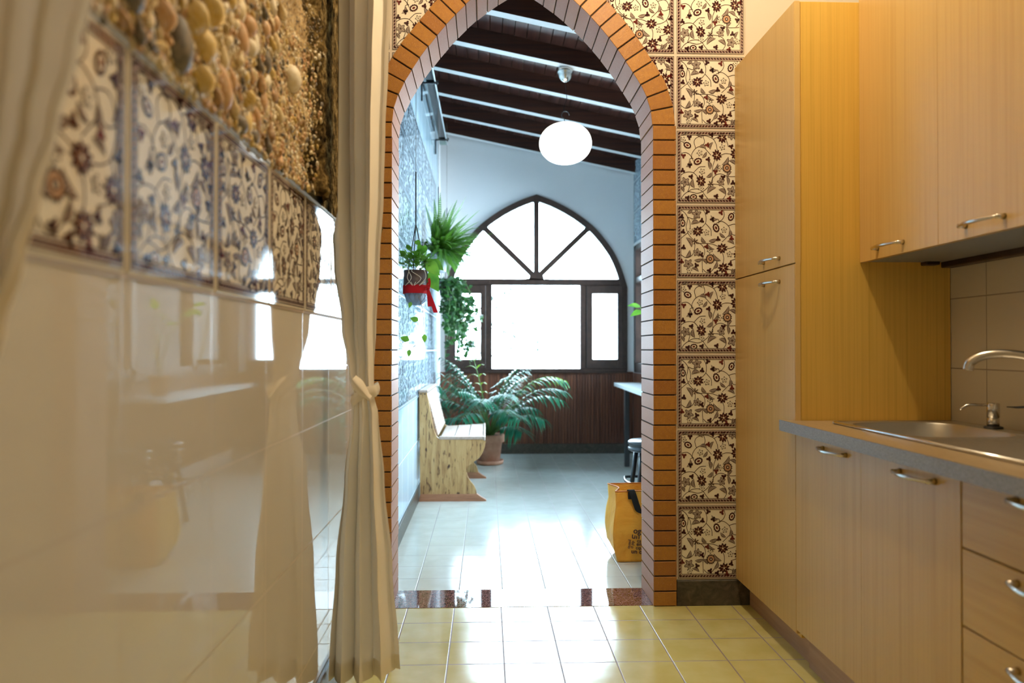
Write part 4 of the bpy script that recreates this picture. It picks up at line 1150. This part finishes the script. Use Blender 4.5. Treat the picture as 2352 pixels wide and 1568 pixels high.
mb.build('ribbon', M['ribbon'], hp)
hang_cords(hp, (hx, hy), 2.12, 1.555, .062, hy, 3, .27)
mb = MB(); mb.tube([(hx, hy, 3.178), (hx, hy, 2.10)], .0012, 5); mb.build('wire', M['brown_stem'], hp)
mb = MB()
for k in range(130):
    a = rnd(0, 2*pi); el = rnd(-.1, 1.25); rr = rnd(.02, .085)
    b = (hx+.045*cos(a)*rnd(.2, 1.1), hy+.05*sin(a), 1.56+rnd(-.01, .06)+.03*sin(el))
    dirv = (cos(a)*cos(el), sin(a)*cos(el), sin(el)+.1)
    q = Vector(b)+Vector(dirv)*rr*.7
    if q.x < LX+.03: q.x = LX+.03; dirv = (abs(dirv[0])*.3, dirv[1], dirv[2])
    leafblade(mb, q, dirv, (rnd(-.4, .4), rnd(-.4, .4), 1), rnd(.03, .05), rnd(.010, .018), 0, .3, True)
    mb.tube([b, tuple(q)], .0012, 4, 1)
for (p, dv, L_, W_) in (((hx+.07, hy-.02, 1.60), (.5, -.2, -.45), .10, .036), ((hx+.07, hy, 1.545), (.35, -.1, -.55), .115, .046), ((hx+.04, hy-.04, 1.655), (-.3, -.3, .8), .07, .022), ((hx+.09, hy+.04, 1.62), (.7, .1, -.5), .08, .03)):
    leafblade(mb, p, dv, (-.3, -.9, .4), L_, W_, 0, .1, True, .1)
mb.build('foliage', [M['pothos'], M['stem']], hp)
# curly pale roots and the trailing vine
mb = MB()
for k in range(4):
    x0 = hx+rnd(-.05, .06); pts = [(x0, hy-.062, 1.57), (x0+rnd(-.03, .03), hy-.078, 1.55), (x0+rnd(-.04, .04), hy-.08, 1.51), (x0+rnd(-.03, .03), hy-.075, 1.47), (x0+rnd(-.03, .03), hy-.073, 1.49)]
    mb.tube(catmull(pts, 4), .0014, 5)
mb.build('root', M['white_root'], hp)
mb = MB(); v = catmull([(hx+.02, hy-.06, 1.41), (hx+.045, hy-.06, 1.33), (hx+.045, hy-.055, 1.22), (hx+.025, hy-.05, 1.16), (hx-.015, hy-.05, 1.12), (hx-.025, hy-.05, 1.09)], 5); mb.tube(v, .0016, 5, 1)
for (p, dv, L_) in (((hx+.02, hy-.05, 1.275), (-.8, -.1, .35), .05), ((hx-.03, hy-.05, 1.165), (-.8, -.1, .35), .055), ((hx+.052, hy-.05, 1.20), (.1, -.2, -1), .045), ((hx-.03, hy-.05, 1.115), (-.1, -.1, -1), .04), ((hx-.02, hy-.06, 1.38), (-.3, -.3, -.9), .035)):
    leafblade(mb, p, dv, (0, -1, .2), L_, L_*.34, 0, .1, False, .1)
mb.build('trailing_vine', [M['pothos'], M['brown_stem']], hp)

# 2 fern
random.seed(5)
fx, fy = -.385, 5.96
hf_ = thing('hanging_fern', 'bushy bright green hanging fern behind the pothos basket', 'hanging plant', (fx, fy, 1.72))
mb = MB(); mb.lathe([(0, 0), (.055, 0), (.060, .01), (.078, .13), (.085, .13), (.085, .15), (.074, .15), (.07, .13), (0, .13)], (fx, fy, 1.73), 28); mb.build('pot', M['greypot'], hf_)
hang_cords(hf_, (fx, fy), 2.42, 1.88, .078, fy, 3, .33)
mb = MB(); mb.tube([(fx, fy, 3.178), (fx, fy, 2.42)], .0014, 5); mb.build('wire', M['brown_stem'], hf_)
mb = MB()
def frond(mb, base, az, el, L, droop, W, np_=26):
    pts = []; p = Vector(base); d = Vector((cos(az)*cos(el), sin(az)*cos(el), sin(el))); n = 14
    for i in range(n+1):
        pts.append(p.copy()); p = p+d*(L/n); d = (d+Vector((0, 0, -droop/n))).normalized()
    for q in pts:
        if q.x < LX+.02: q.x = LX+.02
    mb.tube([tuple(q) for q in pts], [.0022*(1-i/n)+.0006 for i in range(n+1)], 4, 1)
    for i in range(np_):
        t = .10+.9*i/np_; k = t*n; a = int(k); fr = k-a; a = min(a, n-1); c = pts[a].lerp(pts[a+1], fr); dd = (pts[a+1]-pts[a]).normalized()
        s = dd.cross(Vector((0, 0, 1))); s = s.normalized() if s.length > .05 else dd.orthogonal().normalized(); w_ = W*sin(pi*min(1, .22+t*.78))**.8
        for sg in (1, -1):
            e = c+s*(sg*w_)+dd*(w_*.35)-Vector((0, 0, 1))*w_*.25; hw_ = L/np_*.32
            vs = [tuple(c-dd*hw_), tuple(c+dd*hw_), tuple(e.lerp(c, .35)+dd*hw_*1.2), tuple(e), tuple(e.lerp(c, .35)-dd*hw_)]
            mb.add(vs, [(0,1,2,3,4)], 0)
for k in range(250):
    az = rnd(-1.7, 1.7) if k % 4 else rnd(0, 6.28); el = rnd(.0, 1.4)
    L_ = rnd(.26, .44)*(1.0 if cos(az) > -.2 else .5)
    frond(mb, (fx+rnd(-.04, .04), fy+rnd(-.04, .04), 1.86+rnd(0, .03)), az, el, L_, rnd(.4, 1.6), rnd(.020, .030), 30)
for (az, el, L_) in ((-1.4, 1.35, .50), (-.2, 1.2, .52), (-1.0, 1.05, .5), (-.4, .9, .5), (-.1, .55, .5), (-1.7, 1.25, .46), (-2.1, 1.2, .42), (-.3, .25, .42), (.1, .4, .46)):
    frond(mb, (fx, fy, 1.87), az, el, L_, .45, .024, 32)
mb.build('foliage', [M['fern'], M['stem']], hf_)

# 3 ivy
random.seed(9)
ix_, iy_ = -.36, 6.75
hi_ = thing('hanging_ivy', 'dark green hanging ivy trailing down below the fern', 'hanging plant', (ix_, iy_, 1.60))
mb = MB(); mb.lathe([(0, 0), (.06, 0), (.08, .13), (.086, .13), (.086, .145), (.074, .145), (.07, .12), (0, .12)], (ix_, iy_, 1.60), 24); mb.build('pot', M['darkpot'], hi_)
hang_cords(hi_, (ix_, iy_), 2.4, 1.745, .08, iy_, 3, .33)
mb = MB(); mb.tube([(ix_, iy_, 3.178), (ix_, iy_, 2.4)], .0014, 5); mb.build('wire', M['brown_stem'], hi_)
mb = MB()
for k in range(46):
    a = rnd(-2.2, 1.6); r0 = .07; x = ix_+r0*cos(a); y = iy_+r0*sin(a); L_ = rnd(.25, .78)*(1 if k % 3 else .6); z = 1.75
    out = rnd(.02, .20) if cos(a) > 0 else rnd(0, .03)
    pts = []; n = 9
    for i in range(n+1):
        t = i/n; pts.append((max(LX+.02, x+out*cos(a)*min(1, t*2.2)+.02*sin(t*9+k)+.06*t*rnd(.6, 1)), y+out*sin(a)*min(1, t*2)+.015*cos(t*8+k), z+.05*sin(pi*min(1, t*3))-L_*t))
    mb.tube(pts, .0018, 4, 1)
    for i in range(int(L_*42)):
        t = rnd(.03, 1)*n; a_ = min(int(t), n-1); c_ = Vector(pts[a_]).lerp(Vector(pts[a_+1]), t-a_)
        dv = Vector((rnd(-1, 1), rnd(-1, .6), rnd(-1.1, .2)))
        c_ = c_+dv*.012; c_.x = max(c_.x, LX+.03)
        ivyleaf(mb, c_, dv, (rnd(-.5, .8), rnd(-1, 0), rnd(.1, 1)), rnd(.032, .056), 0)
mb.build('foliage', [M['ivy'], M['stem']], hi_)

# palm pot
random.seed(33)
px_, py_ = .036, 7.2
pp = thing('potted_palm', 'leafy teal-green palm in a terracotta pot behind the bench', 'plant', (px_, py_, .03))
mb = MB(); mb.lathe([(0, .032), (.088, .032), (.096, .04), (.118, .215), (.134, .215), (.140, .222), (.140, .283), (.134, .29), (.124, .29), (.118, .27), (0, .27)], (px_, py_, 0), 40); mb.build('pot', M['terracotta'], pp)
mb = MB(); mb.lathe([(0, .272), (.118, .272)], (px_, py_, 0), 24); mb.build('soil', M['soil'], pp)
o = MB(); o.lathe([(0, .001), (.115, .001), (.128, .008), (.134, .040), (.126, .042), (.118, .020), (0, .018)], (px_, py_, 0), 40); o = o.build('plant_saucer', M['terracotta']); tag(o, 'round terracotta saucer on the floor under the palm pot', 'saucer')
mb = MB()
def palm_frond(mb, az, el, L, droop, lw, ln, m=0, base=None, nl=13):
    p = Vector(base or (px_+rnd(-.02, .02), py_+rnd(-.02, .02), .27)); d = Vector((cos(az)*cos(el), sin(az)*cos(el), sin(el))); n = 20; pts = []
    for i in range(n+1):
        pts.append(p.copy()); p = p+d*(L/n); k = max(0, (i/n-.3)/.7); d = (d+Vector((cos(az)*.02, sin(az)*.02, -droop*(.25+1.6*k)/n))).normalized()
    for q in pts: q.x = max(q.x, LX+.03); q.y = min(q.y, YF-.06)
    mb.tube([tuple(q) for q in pts], [.0085*(1-.85*i/n) for i in range(n+1)], 6, 1)
    for i in range(nl):
        t = .42+.58*i/(nl-1); k = t*n; a = min(int(k), n-1); c = pts[a].lerp(pts[a+1], k-a); dd = (pts[a+1]-pts[a]).normalized()
        s = dd.cross(Vector((0, 0, 1))); s = s.normalized() if s.length > .05 else dd.orthogonal().normalized()
        for sg in (1, -1):
            l_ = ln*(.55+.45*sin(pi*(t-.42)/.58))*rnd(.85, 1.1)*(1-.35*(t-.42)); dv = (s*sg*.85+dd*.75+Vector((0, 0, .15))).normalized()
            e = c+dv*l_
            if e.x < LX+.03 or e.y > YF-.05: continue
            leafblade(mb, c, dv, (0, 0, 1), l_, lw, m, rnd(.45, .85), False, .3)
for k in range(22):
    az = -pi/2+rnd(-2.6, 2.6); el = rnd(.85, 1.4); L_ = rnd(.55, .88)
    palm_frond(mb, az, el, L_, rnd(1.0, 2.2), .0105, .25, 0)
for az, el, L_, dr in ((-.1, 1.12, .98, 2.1), (.15, 1.0, .9, 1.9), (-.4, .95, .85, 1.9), (-.5, .75, .62, 1.7), (-2.9, 1.05, .92, 2.0), (3.0, .85, .75, 1.8), (-2.6, .7, .6, 1.6), (-2.0, .8, .66, 1.7), (-1.0, .8, .6, 1.7), (-2.7, 1.3, .95, 1.3), (-.9, .55, .5, 1.5), (-2.3, .55, .5, 1.5)):
    palm_frond(mb, az, el, L_, dr, .0108, .26, 0)
mb.build('foliage', [M['palm'], M['stem']], pp)
mb = MB()
palm_frond(mb, -2.2, 1.42, 1.02, .25, .014, .2, 0, (px_-.02, py_, .27), 8); palm_frond(mb, -.05, 1.18, .98, 2.4, .009, .2, 0, (px_+.03, py_, .27)); 
mb.build('young_frond', [M['palm_tip'], M['stem']], pp)

# bench ------------------------------------------------------------------
bn = thing('wooden_bench', 'worn pine bench with scrolled side panels against the left sunroom wall', 'bench', (-.26, 5.9, 0))
def bc_(cx, cy): return ((cx-192)*.001026-.492, (1288-cy)*.001026)
side = [(192,510),(247,510),(256,560),(268,630),(284,720),(300,790),(314,822),(332,841),(352,848),(470,842),(655,831),(664,838),(666,870),(660,905),(645,945),(622,980),(585,1006),(553,1028),(537,1052),(530,1085),(538,1115),(560,1150),(585,1180),(597,1208),(603,1236),(200,1236)]
foot = [(200,1236),(603,1236),(640,1262),(668,1278),(672,1290),(192,1290)]
sp = [bc_(*p) for p in side]; fp = [bc_(*p) for p in foot]; fp = [(x, max(z, 0.0)) for x, z in fp]
for y in (5.45, 6.40):
    mb = MB(); mb.prism(sp, 'y', y, y+.032); s_ = mb.build('side_panel', M['bench'], bn)
    mb = MB(); mb.prism(fp, 'y', y-.004, y+.036); mb.build('foot', M['bench_dark'], s_)
mb = MB()
for k in range(3):
    x0 = -.345+k*.108; z = .452+(x0+.345)*.055; mb.box(x0, x0+.104, 5.483, 6.399, z-.022, z+.004, b=.004)
mb.box(-.022, -.006, 5.44, 6.44, .444, .474, b=.005)
mb.box(-.345, -.02, 5.445, 5.49, .470-.018, .480-.006, b=.003)
mb.build('seat', M['bench_seat'], bn)
mb = MB(); a0 = Vector((-.355, 0, .475)); a1 = Vector((-.437, 0, .79)); dv = (a1-a0); L_ = dv.length; ang = atan2(dv.x, dv.z)
for k in range(5):
    T_ = Matrix.Translation((a0.x, 0, a0.z)) @ Matrix.Rotation(ang, 4, 'Y'); mb.box(-.016, .004, 5.483, 6.399, L_*k/5+.002, L_*(k+1)/5-.002, b=.003, T=T_)
mb.box(-.495, -.428, 5.44, 6.44, .797, .815, b=.004)
mb.build('backrest', M['bench_seat'], bn)
mb = MB(); mb.tube([tuple((*bc_(205, 522),)) and (bc_(205, 522)[0], 5.446, bc_(205, 522)[1]), (bc_(205, 522)[0], 5.452, bc_(205, 522)[1])], .005, 8)
mb.tube([(bc_(233, 522)[0], 5.446, bc_(233, 522)[1]), (bc_(233, 522)[0], 5.452, bc_(233, 522)[1])], .005, 8); mb.build('bolt', M['black_metal'], bn)

# bar counter along right windows
bt = thing('bar_counter', 'pale narrow counter on black legs under the side windows', 'counter', (1.4, 6.4, 0))
mb = MB(); mb.prism([(1.314, 7.59), (FRX-.014, 7.59), (FRX-.014, 5.25), (1.228, 5.25)], 'z', .735, .77); mb.build('counter_top', M['counter'], bt)
for x, y in ((1.335, 7.0), (1.30, 5.5)):
    mb = MB(); mb.box(x-.022, x+.022, y-.022, y+.022, 0, .735, b=.003); mb.build('leg', M['grey_metal'], bt)

# stools
def make_stool(x, y, label):
    r = thing('bar_stool', label, 'stool', (x, y, 0), 'black stools at the counter')
    mb = MB(); mb.lathe([(0, .528), (.150, .528), (.160, .520), (.160, .506), (.152, .500), (.152, .486), (.160, .482), (.158, .468), (.145, .462), (0, .462)], (x, y, 0), 36); mb.build('seat', M['black_metal'], r)
    q = []
    for k in range(4):
        a = pi/4+k*pi/2; p0 = Vector((x+.125*cos(a), y+.125*sin(a), .465)); p1 = Vector((x+.195*cos(a), y+.195*sin(a), .012))
        mb = MB(); mb.tube([p0, p0.lerp(p1, .5), p1], .015, 10); mb.tube([p1+Vector((0,0,-.012)), p1+Vector((0,0,.01))], .018, 10); mb.build('leg', M['black_metal'], r); q.append(p0.lerp(p1, .45))
    pts = []
    for k in range(32):
        a = 2*pi*k/32; rr = .185/(max(abs(cos(a)), abs(sin(a)))**.6)*.95; pts.append((x+rr*cos(a), y+rr*sin(a), .268))
    mb = MB(); mb.tube(pts, .010, 8, closed=True); mb.build('foot_ring', M['black_metal'], r)
    return r
make_stool(1.073, 4.74, 'black round stool farther back behind the arch pier')
make_stool(1.10, 4.36, 'black round stool nearest the orange bag')

# potted plant on the counter (its leaves show past the arch)
random.seed(3)
lp = thing('potted_plant', 'leafy green plant on the pale counter, peeking past the brick pier', 'plant', (1.42, 5.6, .77))
mb = MB(); mb.lathe([(0, 0), (.055, 0), (.075, .13), (.08, .13), (.08, .145), (.07, .145), (.066, .12), (0, .12)], (1.42, 5.6, .771), 24); mb.build('pot', M['terracotta'], lp)
mb = MB()
for (e, dv) in (((1.16, 5.58, 1.44), (-.9, -.2, .15)), ((1.17, 5.56, 1.40), (-.85, -.3, -.25)), ((1.35, 5.5, 1.35), (.1, -.8, .3)), ((1.45, 5.6, 1.42), (.1, -.3, .8)), ((1.40, 5.7, 1.3), (-.3, .8, .3)), ((1.36, 5.5, 1.2), (-.3, -.8, .1)), ((1.22, 5.62, 1.36), (.2, .6, .5))):
    mb.tube(catmull([(1.42, 5.6, .89), ((1.42+e[0])/2+.04, (5.6+e[1])/2, (e[2]+.95)/2+.06), e], 5), .003, 5, 1)
    leafblade(mb, e, dv, (0, -.6, .8), .10, .033, 0, .15, True, .15)
mb.build('foliage', [M['pothos'], M['stem']], lp)

# shopping bag ------------------------------------------------------------
sb = thing('shopping_bag', 'orange-yellow reusable shopping bag with black handles on the floor behind the arch', 'bag', (.87, 4.0, 0))
fb = [(.682, 3.865), (1.08, 3.865), (1.08, 4.12), (.682, 4.12)]  # bottom ring
mb = MB()
def bagpt(u, v):
    # u round the bag 0..1, v height 0..1
    z = .004+.366*v
    x0 = .682-.006*v-.030*sin(pi*min(1, v*1.25))*.6; x1 = 1.08+.03*v; y0 = 3.868-.018*sin(pi*v); y1 = 4.13-.035*v
    cor = [(x0, y0), (x1, y0), (x1, y1), (x0, y1)]
    if v < .16: 
        k = (.16-v)/.16; cor = [(cor[0][0]+.006*k, cor[0][1]), (cor[1][0]-.02*k, cor[1][1]), (cor[2][0]-.02*k, cor[2][1]-.05*k), (cor[3][0]+.03*k, cor[3][1]-.05*k)]
    s = u*4; i = int(s) % 4; f_ = s-int(s); a = cor[i]; b = cor[(i+1) % 4]; x = a[0]+(b[0]-a[0])*f_; y = a[1]+(b[1]-a[1])*f_
    nz = noise.noise(Vector((x*9, y*9, z*6)))*.010+noise.noise(Vector((x*25, y*20, z*14)))*.004
    e = sin(pi*f_)
    if i in (0, 2): y += (-1 if i == 0 else 1)*(nz+.012*e*v)
    else: x += (1 if i == 1 else -1)*(nz*.8-.035*e*v)
    if v > .9 and i == 0: z += .012*f_
    return (x, y, z)
mb.grid(bagpt, 96, 30)
mb.add([bagpt(k/16, 0) for k in range(16)], [tuple(range(16))])
bag = mb.build('body', M['bag'], sb); sol = bag.modifiers.new('s', 'SOLIDIFY'); sol.thickness = .0015
mb = MB(); mb.tube([bagpt(k/64, 1) for k in range(64)], .004, 6, closed=True); mb.build('binding', M['bagtrim'], sb)
def facey(x, z):
    best = 9; 
    v = (z-.004)/.366; u = max(0, min(.2499, (x-.682)/(.405)*.25)); return bagpt(u, max(0, min(1, v)))[1]
mb = MB()
def strapf(path, w_):
    pts = catmull(path, 5); vs = []; fs = []
    for i, p in enumerate(pts):
        vs += [(p[0]-w_/2, p[1], p[2]), (p[0]+w_/2, p[1], p[2]), (p[0]+w_/2, p[1]+.003, p[2]), (p[0]-w_/2, p[1]+.003, p[2])]
    for i in range(len(pts)-1):
        for k in range(4): fs.append((i*4+k, i*4+(k+1) % 4, (i+1)*4+(k+1) % 4, (i+1)*4+k))
    mb.add(vs, fs)
strapf([(.752, 3.875, .362), (.755, 3.845, .384), (.762, 3.832, .366), (.772, 3.832, .335), (.782, 3.834, .305), (.80, 3.834, .27), (.86, 3.834, .255), (.92, 3.834, .27), (.95, 3.838, .33), (.952, 3.85, .37)], .034)
strapf([(.750, 3.85, .372), (.746, 3.838, .355), (.748, 3.838, .335)], .018)
mb.build('handle', M['strap'], sb)
def text(body, x, z, size, rot=0, parent=None):
    cu = D.curves.new('print', 'FONT'); cu.body = body; cu.size = size; cu.extrude = .0003
    cu.offset = size*.018
    to = D.objects.new('print', cu); COL.objects.link(to); bpy.context.view_layer.update()
    dg = bpy.context.evaluated_depsgraph_get(); me = D.meshes.new_from_object(to.evaluated_get(dg)); D.objects.remove(to)
    Tm = Matrix.Translation((x, facey(x+.02, z)-.004, z)) @ Matrix.Rotation(radians(4), 4, 'Y') @ Matrix.Rotation(rot, 4, 'Y') @ Matrix.Rotation(radians(90), 4, 'X')
    me.transform(Tm); return me
import bmesh as _bm
bmm = _bm.new()
for body, x, z, s_, r in (('og', .765, .158, .042, 0), ('un', .757, .130, .044, 0), ('ca', .786, .108, .026, 0), ('en', .784, .090, .028, 0), ('cqu', .780, .071, .026, 0), ('un o', .757, .050, .032, 0), ('pieno', .746, .124, .021, radians(95)), ('dal p', .762, .118, .021, radians(95))):
    me = text(body, x, z, s_, r); bmm.from_mesh(me)
me = D.meshes.new('print'); bmm.to_mesh(me); bmm.free(); me.materials.append(M['print'])
o = D.objects.new('print', me); COL.objects.link(o); o.parent = sb; o.location = (-.87, -4.0, 0)

# tree outside the end window
random.seed(14)
tr = thing('garden_tree', 'pale overexposed tree branch outside the end window', 'tree', (-.3, 13.0, -.5))
mb = MB(); tb = []
trunk = [(-.9, 13.2, -.5), (-.8, 13.1, .6), (-.65, 13, 1.4), (-.5, 13, 2.2)]; mb.tube(catmull(trunk, 4), [.06-.03*i/12 for i in range(13)], 8)
brs = [[(-.8, 13.1, .8), (-.2, 12.9, 1.1), (.5, 12.8, 1.25), (1.0, 12.7, 1.2)], [(-.65, 13, 1.4), (0, 12.9, 1.9), (.45, 12.8, 2.05), (.9, 12.8, 1.8)], [(-.7, 13, 1.1), (0, 12.9, 1.5), (.7, 12.8, 1.5)], [(-.8, 13.05, .6), (0, 12.9, .7), (.8, 12.8, .55), (1.2, 12.8, .75)]]
for b in brs: mb.tube(catmull(b, 5), .012, 6)
mb.build('trunk', M['white_root'], tr)
mb = MB()
for b in brs:
    c_ = catmull(b, 8)
    for p in c_[6:]:
        for k in range(9):
            q = Vector(p)+Vector((rnd(-.14, .14), rnd(-.14, .14), rnd(-.14, .14))); leafblade(mb, q, (rnd(-1, 1), rnd(-1, 1), rnd(-1, .3)), (0, 0, 1), rnd(.06, .11), .022)
mb.build('foliage', M['outdoor_leaf'], tr)
